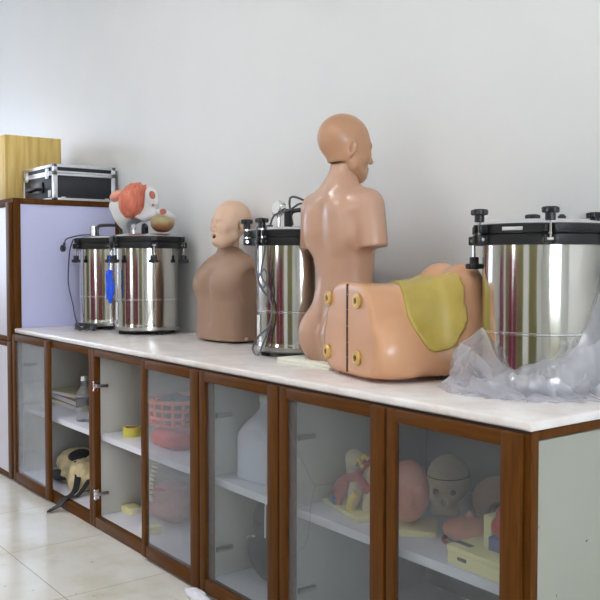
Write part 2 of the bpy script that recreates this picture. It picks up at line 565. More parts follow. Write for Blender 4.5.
# ------------------------------------------------------------------ camera
cam_d = bpy.data.cameras.new('camera')
cam = bpy.data.objects.new('camera', cam_d)
C.objects.link(cam)
cam.location = (0, 0, 1.22776)
cam.rotation_euler = (math.radians(90 - 2.0787), 0, math.radians(90 - 37.2177))
cam_d.sensor_width = 36
cam_d.lens = 864.69 * 36 / 600
cam_d.shift_y = -7.56 / 600
cam_d.clip_start = 0.05
bpy.context.scene.camera = cam

# ------------------------------------------------------------------ room shell
WY = 2.29          # back wall plane
XL, XR, YF, ZC = -8.6, 4.0, -4.2, 3.35
struct(MB().box((XL, YF, -0.1), (XR, WY, 0.0)).build('floor', M['floor'], smooth=False))
struct(MB().box((XL, YF, ZC), (XR, WY, ZC + 0.1)).build('ceiling', M['ceiling'], smooth=False))
struct(MB().box((XL - 0.2, WY, -0.1), (XR + 0.2, WY + 0.15, ZC + 0.1)).build('wall_back', M['wall'], smooth=False))

def wall_with_window(name, axis, pos, thick, a0, a1, w0, w1, z0, z1):
    """wall in plane axis=pos from a0..a1 with an opening w0..w1, z0..z1"""
    b = MB()
    def bx(u0, u1, v0, v1):
        if axis == 'x':
            b.box((pos, u0, v0), (pos + thick, u1, v1))
        else:
            b.box((u0, pos, v0), (u1, pos + thick, v1))
    bx(a0, w0, -0.1, ZC + 0.1); bx(w1, a1, -0.1, ZC + 0.1)
    bx(w0, w1, -0.1, z0); bx(w0, w1, z1, ZC + 0.1)
    return struct(b.build(name, M['wall'], smooth=False))

def window(name, axis, pos, w0, w1, z0, z1, nm):
    r = bpy.data.objects.new(name, None); C.objects.link(r); r['kind'] = 'structure'
    b = MB()
    t = 0.05
    def bx(u0, u1, v0, v1):
        if axis == 'x':
            b.box((pos - 0.03, u0, v0), (pos + 0.03, u1, v1), 0.004)
        else:
            b.box((u0, pos - 0.03, v0), (u1, pos + 0.03, v1), 0.004)
    bx(w0, w1, z0, z0 + t); bx(w0, w1, z1 - t, z1)
    for i in range(nm + 1):
        c = w0 + (w1 - w0) * i / nm
        bx(max(w0, c - t / 2), min(w1, c + t / 2), z0, z1)
    b.build('window_frame', M['alu_frame'], r)
    return r

wall_with_window('wall_left', 'x', XL - 0.2, 0.2, YF, WY, -0.4, 1.6, 0.9, 2.8)
window('window_1', 'x', XL - 0.1, -0.4, 1.6, 0.9, 2.8, 3)
wall_with_window('wall_right', 'x', XR, 0.2, YF, WY, -1.6, 0.6, 0.9, 2.6)
window('window_2', 'x', XR + 0.1, -1.6, 0.6, 0.9, 2.6, 3)
wall_with_window('wall_front', 'y', YF - 0.2, 0.2, XL - 0.2, XR + 0.2, -3.6, -3.0, 0.9, 2.6)
window('window_3', 'y', YF - 0.1, -3.6, -3.0, 0.9, 2.6, 2)

def area(name, loc, rot, sx, sy, power, col):
    d = bpy.data.lights.new(name, 'AREA')
    d.shape = 'RECTANGLE'; d.size = sx; d.size_y = sy; d.energy = power; d.color = col
    o = bpy.data.objects.new(name, d); C.objects.link(o)
    o.location = loc; o.rotation_euler = rot
    return o
R90 = PI / 2
area('daylight_west', (XL - 0.25, 0.6, 1.85), (0, -R90, 0), 1.9, 2.0, 55, (0.70, 0.80, 1.0))
area('daylight_east', (XR + 0.25, -0.5, 1.75), (0, R90, 0), 1.7, 2.2, 420, (0.68, 0.77, 1.0))
area('daylight_south', (-3.3, YF - 0.25, 1.75), (R90, 0, 0), 0.6, 1.7, 35, (0.88, 0.92, 1.0))

# ceiling strip lamps
lamp_mat = emit('lit_lamp_diffuser', (0.985, 0.985, 1.0, 1), 27.0)
def ceiling_lamp(x, y):
    t = thing('ceiling_lamp', 'long white strip lamp on the ceiling', 'lamp', (x, y, ZC), 0, 'strip lamps on the ceiling')
    MB().box((-0.62, -0.09, -0.06), (0.62, 0.09, 0.0), 0.008).build('lamp_housing', M['alu_frame'], t)
    MB().box((-0.60, -0.075, -0.075), (0.60, 0.075, -0.058), 0.006).build('diffuser', lamp_mat, t)
for x in (-6.4, -3.7, -1.0):
    for y in (-2.3, 0.35):
        ceiling_lamp(x, y)

# ------------------------------------------------------------------ base cabinets
FY = 1.634                      # plane of the cabinet fronts
B0, B1, B2, B3, B4, B5, B6, B7 = -4.768, -4.218, -3.741, -3.208, -2.742, -2.240, -1.735, -1.266
CT = 0.855                       # counter top
CB = 0.83
SH = 0.43                       # shelf top

def carcass(root, x0, x1, right_open=False, side_mat=None):
    MB().box((x0, FY + 0.02, 0.03), (x0 + 0.018, WY - 0.01, 0.805), 0.001).build('side_panel', M['panel_white'], root)
    MB().box((x1 - 0.018, FY + 0.02, 0.03), (x1, WY - 0.01, 0.805), 0.001).build('side_panel', side_mat or M['panel_white'], root)
    MB().box((x0 + 0.018, WY - 0.025, 0.05), (x1 - 0.018, WY - 0.012, 0.80)).build('back_panel', M['panel_back'], root)
    MB().box((x0 + 0.018, FY + 0.03, 0.035), (x1 - 0.018, WY - 0.025, 0.05)).build('bottom_panel', M['shelf_edge'], root)
    MB().box((x0 + 0.018, FY + 0.03, 0.79), (x1 - 0.018, WY - 0.025, 0.803)).build('top_panel', M['panel_white'], root)
    MB().box((x0 + 0.019, FY + 0.02 + 0.011, SH - 0.028), (x1 - 0.019, WY - 0.026, SH), 0.002).build('shelf', M['shelf_edge'], root)
    MB().box((x0, FY, 0.0), (x0 + 0.033, FY + 0.03, 0.822), 0.002).build('front_post', M['trim'], root)
    MB().box((x1 - 0.033, FY, 0.0), (x1, FY + 0.03, 0.822), 0.002).build('front_post', M['trim'], root)
    MB().box((x0 + 0.033, FY, 0.0), (x1 - 0.033, FY + 0.03, 0.05), 0.002).build('front_rail', M['trim_h'], root)
    MB().box((x0 + 0.033, FY, 0.792), (x1 - 0.033, FY + 0.03, 0.822), 0.002).build('front_rail', M['trim_h'], root)

def hinge(parent, x, z, sx=1):
    h = MB()
    h.box((x - 0.004, FY - 0.006, z - 0.024), (x + 0.005, FY + 0.018, z + 0.024), 0.003)
    h.cyl((x + 0.006, FY - 0.004, z + 0.018), (x + 0.014, FY - 0.004, z + 0.018), 0.007, 12)
    h.cyl((x + 0.006, FY - 0.004, z - 0.018), (x + 0.014, FY - 0.004, z - 0.018), 0.007, 12)
    h.build('hinge_cup', M['chrome'], parent)
    MB().box((x - 0.002, FY + 0.004, z - 0.008), (x + 0.012, FY + 0.065, z + 0.007), 0.003).build('hinge_arm', M['steel_dull'], parent)

def door(root, x0, x1, gl, rs=0.058, hinges=True, ls=0.038):
    y0, y1 = FY - 0.022, FY - 0.002
    z0, z1 = 0.012, 0.8255
    o = bpy.data.objects.new('door', None); C.objects.link(o); o.parent = root
    MB().box((x0, y0, z0), (x0 + ls, y1, z1), 0.005).build('door_stile', M['trim'], o)
    MB().box((x1 - rs, y0, z0), (x1, y1, z1), 0.005).build('door_stile', M['trim'], o)
    MB().box((x0 + ls - 0.002, y0 + 0.001, z1 - 0.036), (x1 - rs + 0.002, y1, z1 - 0.0005), 0.004).build('door_rail', M['trim_h'], o)
    MB().box((x0 + ls - 0.002, y0 + 0.001, z0 + 0.0005), (x1 - rs + 0.002, y1, z0 + 0.052), 0.004).build('door_rail', M['trim_h'], o)
    MB().box((x0 + ls - 0.004, y0 + 0.010, z0 + 0.048), (x1 - rs + 0.004, y0 + 0.014, z1 - 0.032)).build('glass_pane', gl, o, False)
    if hinges:
        for z in (0.16, 0.66):
            MB().box((x0 + 0.03, FY + 0.03, z - 0.009), (x0 + 0.042, FY + 0.10, z + 0.009), 0.003).build('hinge', M['steel_dull'], o)
    return o

u = thing('base_cabinet', 'brown trimmed base cabinet with one glazed door and one doorless opening, beside the tall cabinet', 'cabinet')
carcass(u, B0, B2)
door(u, B0 + 0.020, B1, M['glass_a'])
u = thing('base_cabinet', 'brown trimmed base cabinet with a doorless opening beside a hazy glazed door', 'cabinet')
carcass(u, B2, B4)
door(u, B3 + 0.003, B4 - 0.006, M['glass_b'], hinges=False)
hinge(u, B2 + 0.033, 0.655); hinge(u, B2 + 0.033, 0.155)
u = thing('base_cabinet', 'single door brown base cabinet holding a white jug and a black backpack', 'cabinet')
carcass(u, B4, B5)
door(u, B4 + 0.006, B5 - 0.005, M['glass_c'])
u = thing('base_cabinet', 'brown base cabinet with two glazed doors and a pale end panel, at the counter end', 'cabinet')
carcass(u, B5, B7, side_mat=M['panel_side'])
dd = door(u, B5 + 0.005, B6 - 0.008, M['glass_d'])
# crack lines across the first pane
ck = MB()
gy = FY - 0.0122
ck.tube([(-2.205, gy, 0.735), (-2.17, gy, 0.66), (-2.105, gy, 0.585), (-2.06, gy, 0.545), (-1.98, gy, 0.565), (-1.83, gy, 0.60)], 0.0006, 5, 3)
ck.tube([(-2.06, gy, 0.545), (-2.08, gy, 0.47), (-2.10, gy, 0.36), (-2.16, gy, 0.30)], 0.0005, 5, 3)
ck.build('crack_line', M['cord_grey'], dd)
door(u, B6 + 0.002, B7 - 0.014, M['glass_c'], rs=0.058, hinges=False, ls=0.034)
# side trim of the end panel
t = MB()
t.box((B7 - 0.002, FY, 0.0), (B7 + 0.004, FY + 0.027, 0.829), 0.001)
t.build('end_post', M['trim'], u)
MB().box((B7 - 0.002, FY + 0.027, 0.808), (B7 + 0.004, WY - 0.01, 0.829), 0.001).build('end_rail', M['trim'], u)
for (y, z) in ((1.672, 0.60), (1.74, 0.42), (1.86, 0.53), (2.0, 0.30)):
    MB().cyl((B7 - 0.001, y, z), (B7 + 0.0025, y, z), 0.003, 10).build('screw', M['steel_dull'], u)

# worktop
wt = thing('worktop', 'long pale speckled stone worktop over the row of base cabinets', 'worktop')
MB().box((B0 + 0.002, 1.631, CB), (B7 + 0.006, WY - 0.002, CT), 0.007, seg=3).build('slab', M['stone'], wt)
MB().box((B0 + 0.002, FY + 0.004, 0.8225), (B7 - 0.004, WY - 0.004, CB)).build('gap_shade_strip', M['dark_gap'], wt)

# ------------------------------------------------------------------ tall cabinet
TX1 = -4.771
TX0 = -5.95
tc = thing('tall_cabinet', 'tall white two-tier cabinet with brown trim in the corner', 'cabinet')
MB().box((TX0, FY + 0.02, 0.02), (TX1 - 0.006, WY - 0.012, 1.545)).build('body', M['lavender'], tc)
for args in (((TX1 - 0.02, FY, 0.0), (TX1, FY + 0.042, 1.577)), ((TX1 - 0.02, WY - 0.045, CT), (TX1, WY - 0.008, 1.577)), ((TX0, FY, 0.0), (TX0 + 0.02, FY + 0.032, 1.577))):
    MB().box(*args, 0.002).build('post', M['trim'], tc)
s = MB()
s.box((TX1 - 0.02, FY + 0.042, 1.545), (TX1, WY - 0.045, 1.577), 0.002)
s.box((TX0 + 0.02, FY, 1.545), (TX1 - 0.02, FY + 0.032, 1.577), 0.002)
s.box((TX0, FY + 0.033, 1.552), (TX1 - 0.021, WY - 0.01, 1.577), 0.002)
s.build('top_rail', M['trim'], tc)
MB().box((TX0 + 0.02, FY, 0.76), (TX1 - 0.02, FY + 0.03, 0.812), 0.002).build('middle_rail', M['trim_h'], tc)
for z0, z1 in ((0.012, 0.779), (0.783, 1.555)):
    for k in range(2):
        xa = TX0 + 0.004 + k * 0.588
        xb = xa + 0.584
        d = bpy.data.objects.new('door', None); C.objects.link(d); d.parent = tc
        y0, y1 = FY - 0.022, FY - 0.002
        f = MB()
        f.box((xa, y0, z0), (xa + 0.042, y1, z1), 0.004); f.box((xb - 0.060, y0, z0), (xb, y1, z1), 0.004)
        f.box((xa + 0.04, y0, z0), (xb - 0.058, y1, z0 + 0.026), 0.004); f.box((xa + 0.04, y0, z1 - 0.028), (xb - 0.058, y1, z1), 0.004)
        f.build('door_frame', M['trim'], d)
        MB().box((xa + 0.03, y0 + 0.006, z0 + 0.02), (xb - 0.05, y1, z1 - 0.02)).build('door_panel', M['panel_front'], d)

# pine box and flight case on the tall cabinet
pb = thing('wooden_box', 'tall pale pine box standing on the tall cabinet behind the black case', 'box', (-5.36, 1.79, 1.5778))
MB().box((-0.42, 0.0, 0.0), (0.0, 0.018, 0.43), 0.002).build('front_panel', M['pine'], pb)
MB().box((-0.018, 0.018, 0.0), (0.0, 0.36, 0.43), 0.002).build('side_panel', M['pine'], pb)
MB().box((-0.42, 0.018, 0.0), (-0.402, 0.36, 0.43), 0.002).build('side_panel', M['pine'], pb)
MB().box((-0.402, 0.342, 0.0), (-0.018, 0.36, 0.43), 0.002).build('back_panel', M['pine'], pb)
MB().box((-0.402, 0.018, 0.415), (-0.018, 0.342, 0.428), 0.002).build('lid', M['pine'], pb)

fc = thing('flight_case', 'black case with silver edges and a side handle, lying on the tall cabinet', 'case', (-4.82, 1.885, 1.5778))
L, W2, H1, H2 = 0.50, 0.385, 0.158, 0.052
MB().box((-L + 0.004, 0.004, 0.002), (-0.004, W2 - 0.004, H1), 0.003).build('case_body', M['case_black'], fc)
MB().box((-L + 0.004, 0.004, H1 + 0.001), (-0.004, W2 - 0.004, H1 + H2 - 0.003), 0.003).build('case_lid', M['case_black'], fc)
e = MB()
k = 0.026
for (xa, ya) in ((-L, 0), (-k, 0), (-L, W2 - k), (-k, W2 - k)):
    e.box((xa, ya, 0.0), (xa + k, ya + k, H1), 0.002)
    e.box((xa, ya, H1 + 0.001), (xa + k, ya + k, H1 + H2), 0.003)
for (z0, z1) in ((0, 0.016), (H1 - 0.014, H1), (H1 + 0.001, H1 + 0.013), (H1 + H2 - 0.018, H1 + H2)):
    e.box((-L, 0, z0), (0, 0.012, z1), 0.002); e.box((-L, W2 - 0.012, z0), (0, W2, z1), 0.002)
    e.box((-L, 0, z0), (-L + 0.012, W2, z1), 0.002); e.box((-0.012, 0, z0), (0, W2, z1), 0.002)
e.build('metal_edging', M['alu'], fc)
for x in (-0.42, -0.09):
    q = MB(); q.box((x - 0.022, -0.007, H1 - 0.03), (x + 0.022, 0.001, H1 + 0.03), 0.003); q.box((x - 0.012, -0.012, H1 - 0.024), (x + 0.012, -0.005, H1 + 0.01), 0.003)
    q.build('latch', M['alu'], fc)
q = MB(); q.box((-0.345, -0.006, 0.05), (-0.165, 0.002, 0.115), 0.003)
q.tube([(-0.335, -0.004, 0.07), (-0.325, -0.034, 0.072), (-0.255, -0.042, 0.072), (-0.185, -0.034, 0.072), (-0.175, -0.004, 0.07)], 0.011, 8, 5)
q.build('handle', M['black'], fc)
MB().box((-0.075, -0.004, 0.02), (-0.035, -0.0005, 0.06), 0.001).build('sticker', M['label'], fc)
for y in (0.06, 0.33):
    MB().box((-0.004, y - 0.012, 0.015), (0.001, y + 0.012, 0.022)).build('rivet_plate', M['alu'], fc)

# ------------------------------------------------------------------ steel pots
def pot(name, label, loc, phase_clamps, face, hs=1.0, group=None):
    """face: world angle of the side that looks at the camera; clamp angles count from it, plus to picture right"""
    t = thing(name, label, 'pot', loc, 0, group)
    t.scale = (1, 1, hs)
    r = 0.165
    MB().lathe([(0, 0.020), (r - 0.005, 0.020), (r + 0.002, 0.026), (r + 0.002, 0.045), (r, 0.05), (r, 0.053), (r, 0.056), (r, 0.24), (r, 0.412), (r, 0.42), (r - 0.006, 0.42), (r - 0.006, 0.40)], seg=72).build('body', M['steel'], t)
    MB().lathe([(r, 0.166), (r + 0.003, 0.168), (r + 0.003, 0.173), (r, 0.175)], seg=72).build('band', M['chrome'], t)
    MB().lathe([(0, 0.014), (r - 0.012, 0.014), (r - 0.004, 0.018), (r + 0.003, 0.022), (r + 0.003, 0.036), (r + 0.001, 0.038)], seg=72).build('base_ring', M['steel_dull'], t)
    for k in range(4):
        a = face + math.radians(25 + 90 * k)
        p = (math.cos(a) * (r - 0.025), math.sin(a) * (r - 0.025))
        MB().cyl((p[0], p[1], 0.0), (p[0], p[1], 0.016), 0.017, 16, bev=0.002).build('foot', M['rubber'], t)
    R = 0.190
    MB().lathe([(r - 0.004, 0.418), (R - 0.002, 0.418), (R, 0.421), (R, 0.446), (R - 0.002, 0.448), (r - 0.004, 0.448)], seg=72).build('rim', M['black_rim'], t)
    MB().lathe([(r - 0.02, 0.450), (R - 0.001, 0.450), (R + 0.001, 0.453), (R + 0.001, 0.474), (R - 0.003, 0.477), (r - 0.004, 0.477)], seg=72).build('lid_rim', M['black_rim'], t)
    MB().lathe([(R - 0.006, 0.476), (R - 0.016, 0.484), (0.12, 0.491), (0, 0.494)], seg=72).build('lid', M['lid_steel'], t)
    for ang, st in phase_clamps:
        a = face + math.radians(ang)
        rot = Matrix.Rotation(a, 4, 'Z')
        c = bpy.data.objects.new('clamp', None); C.objects.link(c); c.parent = t
        c.rotation_euler = (0, 0, a)
        for lz0, lz1, ex in ((0.420, 0.446, 0.026), (0.452, 0.475, 0.024 if st == 'up' else 0.014)):
            b = MB()
            b.box((R - 0.008, -0.019, lz0), (R + 0.004, 0.019, lz1), 0.002)
            for s in (-1, 1):
                b.box((R, s * 0.014 - 0.005, lz0), (R + ex, s * 0.014 + 0.005, lz1), 0.003)
            b.build('lug', M['black_rim'], c)
        b = MB(); x = R + 0.014
        b.cyl((x, -0.02, 0.433), (x, 0.02, 0.433), 0.005, 10)
        z0, z1 = (0.433, 0.498) if st == 'up' else (0.365, 0.433)
        b.cyl((x, 0, z0), (x, 0, z1), 0.0045, 10)
        b.build('bolt', M['chrome'], c)
        zk = 0.482 if st == 'up' else 0.385
        k = MB()
        sg = 1 if st == 'up' else -1
        k.cyl((x, 0, zk), (x, 0, zk + sg * 0.024), 0.014, 18, bev=0.002)
        for j in range(4):
            aa = j * PI / 2 + 0.5
            k.cyl((x + 0.015 * math.cos(aa), 0.015 * math.sin(aa), zk + sg * 0.020), (x + 0.015 * math.cos(aa), 0.015 * math.sin(aa), zk + sg * 0.036), 0.0115, 14, bev=0.003)
        k.cyl((x, 0, zk + sg * 0.020), (x, 0, zk + sg * 0.037), 0.018, 18, bev=0.003)
        k.build('knob', M['black'], c)
    return t

def lid_handle(t, x, y, a, z=0.49, h=0.05, L=0.11):
    ca, sa = math.cos(a), math.sin(a)
    def P(u, zz):
        return (x + u * ca, y + u * sa, z + zz)
    q = MB()
    q.tube([P(-L / 2, -0.008), P(-L / 2, h * 0.7), P(-L / 2 + 0.02, h), P(L / 2 - 0.02, h), P(L / 2, h * 0.7), P(L / 2, -0.008)], 0.009, 10, 5)
    return q.build('lid_handle', M['black'], t)

def gauge(t, x, y, z=0.49, a=0.0, s=1.0):
    q = MB()
    d = Vector((math.cos(a), math.sin(a), 0.25)).normalized()
    c = Vector((x, y, z + 0.062 * s))
    q.cyl((x, y, z - 0.004), (x, y, z + 0.04), 0.008, 12)
    q.cyl(c - d * 0.014, c + d * 0.014, 0.027 * s, 24, bev=0.003)
    g = q.build('pressure_gauge', M['chrome'], t)
    MB().cyl(c + d * 0.0142, c + d * 0.0152, 0.022 * s, 24).build('gauge_dial', M['label'], g)

FA = math.atan2(-0.61, 0.79)         # angle facing the camera from the counter
def facing(x, y):
    return math.atan2(-y, -x)

PB = (-4.49, 2.075)
fb = facing(*PB)
pB = pot('steel_pot', 'steel pressure pot next to the tall cabinet, with a black plug on its lid', (PB[0], PB[1], CT),
         [(0, 'down'), (60, 'down'), (120, 'down'), (180, 'down'), (-122, 'down'), (-60, 'down')], fb, 1.045)
lid_handle(pB, 0.02, -0.01, math.radians(52), h=0.055, L=0.13)
MB().cyl((-0.05, -0.07, 0.485), (-0.05, -0.07, 0.545), 0.02, 16, bev=0.004).build('valve', M['chrome'], pB)
# power cord with plug, over the lid and down to a coil on the worktop
pc = MB()
pc.tube([(-0.02, -0.05, 0.496), (-0.08, -0.12, 0.495), (-0.13, -0.165, 0.484), (-0.17, -0.185, 0.47), (-0.172, -0.192, 0.435)], 0.0035, 6, 5)
pc.tube([(-0.105, -0.165, 0.475), (-0.108, -0.185, 0.42), (-0.115, -0.192, 0.33), (-0.11, -0.195, 0.23), (-0.06, -0.192, 0.13), (-0.02, -0.195, 0.06), (0.06, -0.205, 0.012)], 0.0035, 6, 5)
rnd = random.Random(3)
pts = []
for i in range(34):
    a = i * 0.9
    rr = 0.050 + 0.03 * rnd.random()
    pts.append((0.145 + 1.5 * rr * math.cos(a), -0.205 + rr * 0.55 * math.sin(a), 0.005 + 0.030 * rnd.random()))
pc.tube(pts, 0.0030, 6, 4)
pcd = pc.build('power_cord', M['cord'], pB)
q = MB(); q.cyl((-0.172, -0.188, 0.425), (-0.172, -0.212, 0.425), 0.019, 16, bev=0.005); q.cyl((-0.172, -0.192, 0.44), (-0.172, -0.192, 0.455), 0.007, 10)
q.build('plug', M['black'], pcd)

PA = (-4.06, 2.085)
fa = facing(*PA)
pA = pot('steel_pot', 'steel pressure pot with the red and white anatomical model on its lid', (PA[0], PA[1], CT),
         [(10, 'down'), (66, 'down'), (130, 'down'), (190, 'down'), (250, 'down'), (-52, 'down')], fa, 1.045)
aa = fa + math.radians(-66)
q = MB(); q.box((0.1665, -0.011, 0.07), (0.169, 0.011, 0.155)); q.move(Matrix.Rotation(aa + 0.02, 4, 'Z'))
q.build('label_plate', M['label'], pA)
lid_handle(pA, 0.042, -0.032, math.radians(-37), h=0.042, L=0.10)
gauge(pA, -0.03, -0.06, a=fa, s=0.55)

# blue cord bundle hanging from the clamp between the two pots
bl = MB()
hx, hy = PA[0] + 0.212 * math.cos(fa + math.radians(-62)), PA[1] + 0.212 * math.sin(fa + math.radians(-62))
rnd = random.Random(5)
for k in range(9):
    ux, uy = 0.43, 0.90
    o_ = rnd.uniform(-0.007, 0.007)
    z0 = CT + 0.30 + 0.03 * rnd.random(); z1 = CT + 0.160 + 0.05 * rnd.random()
    dx, dy = hx + o_ * ux, hy + o_ * uy
    def J(a=0.007):
        return rnd.uniform(-a, a)
    P = []
    for q_ in range(9):
        tt = q_ / 8
        zz = z0 + (z1 - z0) * (1 - abs(2 * tt - 1))
        sd = (0.007 if tt < 0.5 else -0.007) * math.sin(PI * (1 - abs(2 * tt - 1)))
        jj = J()
        P.append((dx + ux * (sd + jj) + J(.004), dy + uy * (sd + jj) + J(.004), zz))
    bl.tube(P, 0.0045, 6, 5)
bl.tube([(hx, hy, CT + 0.40), (hx + .004, hy, CT + 0.37), (hx, hy, CT + 0.33)], 0.004, 6, 3)
tag(bl.build('cord_bundle', M['blue_cord']), 'bright blue cord bundle hanging between the two corner pots', 'cord')

P3 = (-2.765, 2.088)
f3 = facing(*P3)
p3 = pot('steel_pot', 'steel pressure pot with grey cables, between the tan bust and the standing torso', (P3[0], P3[1], CT),
         [(-80, 'up'), (-42, 'up'), (80, 'up'), (140, 'up')], f3, 1.035)
ux, uy = 0.605, 0.796
def p3p(u, v, z):
    """u along picture right, v away from the camera"""
    return (u * ux - v * uy, u * uy + v * ux, z)
lid_handle(p3, *p3p(0.03, 0.0, 0)[:2], math.radians(45), h=0.065, L=0.12)
gx = p3p(-0.075, -0.03, 0)
gauge(p3, gx[0], gx[1], a=f3 - 0.9, s=1.15)
q = MB(); q.cyl((*p3p(-0.04, -0.02, 0.488)[:2], 0.485), (*p3p(-0.04, -0.02, 0)[:2], 0.56), 0.014, 14, bev=0.003)
q.build('valve', M['black'], p3)
q = MB()
q.tube([p3p(-0.11, -0.02, 0.492), p3p(-0.09, -0.05, 0.535), p3p(-0.03, -0.06, 0.555), p3p(0.02, -0.04, 0.58), p3p(0.10, -0.02, 0.55), p3p(0.16, -0.03, 0.51)], 0.004, 6, 5)
q.tube([p3p(-0.02, 0.0, 0.50), p3p(-0.03, -0.03, 0.60), p3p(0.03, -0.03, 0.59), p3p(0.09, -0.04, 0.55), p3p(0.13, -0.06, 0.50), p3p(0.05, -0.08, 0.495)], 0.005, 6, 5)
q.tube([p3p(-0.10, -0.03, 0.495), p3p(-0.15, -0.10, 0.49), p3p(-0.155, -0.14, 0.46), p3p(-0.16, -0.13, 0.33), p3p(-0.135, -0.135, 0.26), p3p(-0.115, -0.145, 0.30), p3p(-0.13, -0.145, 0.33), p3p(-0.15, -0.13, 0.28), p3p(-0.10, -0.15, 0.20),
        p3p(-0.11, -0.15, 0.12), p3p(-0.15, -0.13, 0.08), p3p(-0.175, -0.10, 0.03), p3p(-0.15, -0.15, 0.012), p3p(-0.13, -0.14, 0.06), p3p(-0.10, -0.15, 0.13)], 0.004, 6, 6)
q.tube([p3p(-0.12, -0.05, 0.495), p3p(-0.125, -0.155, 0.475), p3p(-0.125, -0.155, 0.40), p3p(-0.14, -0.14, 0.31), p3p(-0.11, -0.15, 0.25), p3p(-0.12, -0.14, 0.19)], 0.0035, 6, 6)
q.build('power_cord', M['cord_grey'], p3)
q = MB(); q.box((0.1665, -0.014, 0.075), (0.169, 0.014, 0.155)); q.move(Matrix.Rotation(f3 + math.radians(-66), 4, 'Z'))
q.build('label_plate', M['label'], p3)

P4 = (-1.582, 2.08)
f4 = facing(*P4)
p4 = pot('steel_pot', 'large steel pressure pot standing in the clear plastic bag', (P4[0], P4[1], CT),
         [(7, 'up'), (-55, 'up'), (66, 'up'), (-108, 'down'), (187, 'up'), (130, 'up')], f4, 1.0)
q = MB(); q.lathe([(0, 0), (0.012, 0), (0.012, 0.012), (0.006, 0.018), (0, 0.018)], (*(0.042, 0.042), 0.49), 16)
q.build('valve', M['black'], p4)
q = MB(); q.box((0.1908, -0.030, 0.457), (0.1925, 0.030, 0.467), 0.0007); q.move(Matrix.Rotation(f4 + math.radians(-23), 4, 'Z'))
q.build('name_plate', M['alu'], p4)

# ------------------------------------------------------------------ standing nude torso
def standing_torso():
    t = thing('mannequin_torso', 'standing bald armless mannequin seen from behind, head turned to the wall, on a white board', 'mannequin', (-2.378, 2.000, CT))
    t.scale = (0.95, 0.97, 0.985)
    g = G((-0.31, -0.20, -0.01), (0.31, 0.19, 0.76), 0.0062)
    zt = [-0.02, 0.0, 0.06, 0.12, 0.18, 0.25, 0.31, 0.38, 0.45, 0.52, 0.57, 0.61, 0.645, 0.70]
    aw = [.136, .138, .148, .152, .145, .130, .122, .127, .138, .146, .142, .120, .075, .05]
    bw = [.098, .099, .108, .112, .106, .096, .090, .096, .104, .104, .096, .080, .058, .05]
    cy = [.005, .005, -.002, -.004, .0, .006, .008, .004, -.002, -.006, -.010, -.012, -.012, -.01]
    A = spl(g.z, zt, aw); B = spl(g.z, zt, bw); Y = spl(g.z, zt, cy)
    yy = g.y - Y
    k = (np.abs(g.x / A) ** 2.2 + np.abs(yy / B) ** 2.2) ** (1 / 2.2)
    d = (k - 1) * np.minimum(A, B) * 0.9
    d = smax(d, g.z - 0.655, 0.03)
    for s in (-1, 1):
        d = smin(d, ell(g, (s * 0.068, -0.062, 0.110), (0.072, 0.078, 0.098)), 0.03)      # buttocks
        d = smin(d, ell(g, (s * 0.078, -0.072, 0.50), (0.055, 0.035, 0.080)), 0.04)       # shoulder blades
        d = smin(d, ell(g, (s * 0.075, 0.070, 0.50), (0.075, 0.040, 0.060)), 0.04)        # chest
        d = smin(d, cap(g, (s * 0.02, -0.02, 0.645), (s * 0.138, -0.015, 0.585), 0.030, 0.042), 0.05)
        arm = cap(g, (s * 0.150, -0.008, 0.568), (s * 0.192, -0.004, 0.36), 0.060, 0.047)
        arm = smax(arm, 0.425 - g.z + s * 0.10 * (g.x - s * 0.17), 0.006)
        d = smin(d, arm, 0.028)
    d = smax(d, -cap(g, (0, -0.152, -0.02), (0, -0.136, 0.180), 0.012, 0.004), 0.022)      # cleft
    d = smax(d, -cap(g, (0, -0.128, 0.17), (0, -0.128, 0.56), 0.010, 0.008), 0.05)        # spine groove
    d = smax(d, -cap(g, (-0.20, -0.17, 0.004), (0.20, -0.17, 0.004), 0.020), 0.03)
    d = smin(d, cap(g, (0, -0.012, 0.60), (0, 0.006, 0.735), 0.056, 0.050), 0.04)           # neck
    d = smax(d, g.z - 0.735 - 0.15 * g.y, 0.003)
    d = smax(d, -(g.z - 0.018), 0.003)
    b = surf('torso', g, d, M['skin_torso'], t)
    g = G((-0.12, -0.16, 0.60), (0.12, 0.16, 0.96), 0.0040)
    R = Matrix.Rotation(math.radians(-16), 3, 'Z') @ Matrix.Rotation(math.radians(-8), 3, 'X')
    hd = head_field(g, 1.04, (-0.012, 0.002, 0.676), R)
    nk = cap(g, (0, -0.006, 0.745), (0, 0.0, 0.80), 0.053, 0.056)
    nk = smax(nk, 0.742 + 0.15 * g.y - g.z, 0.002)
    hd = smin(hd, nk, 0.02)
    h = surf('head', g, hd, M['skin_head'], t)
    q = MB()
    pts = []
    for i in range(25):
        a = 2 * PI * i / 24
        x, y = 0.0525 * math.cos(a), 0.002 + 0.0525 * math.sin(a)
        pts.append((x, y, 0.7395 + 0.15 * y))
    q.tube(pts, 0.0016, 6, 1)
    q.build('neck_seam', M['groove'], t)
    q = MB()
    q.ball((0.0, -0.094, 0.545), (0.004, 0.004, 0.016), 2)
    q.build('back_screw', M['seam_brown'], t)
    q = MB(); q.box((-0.215, -0.150, 0.008), (0.115, 0.085, 0.02), 0.003)
    q.build('base_board', M['base_cream'], t)
    q = MB(); q.box((-0.205, -0.158, 0.0), (0.115, 0.085, 0.0078), 0.002)
    q.build('lower_board', M['base_cream'], t)
    return t
standing_torso()

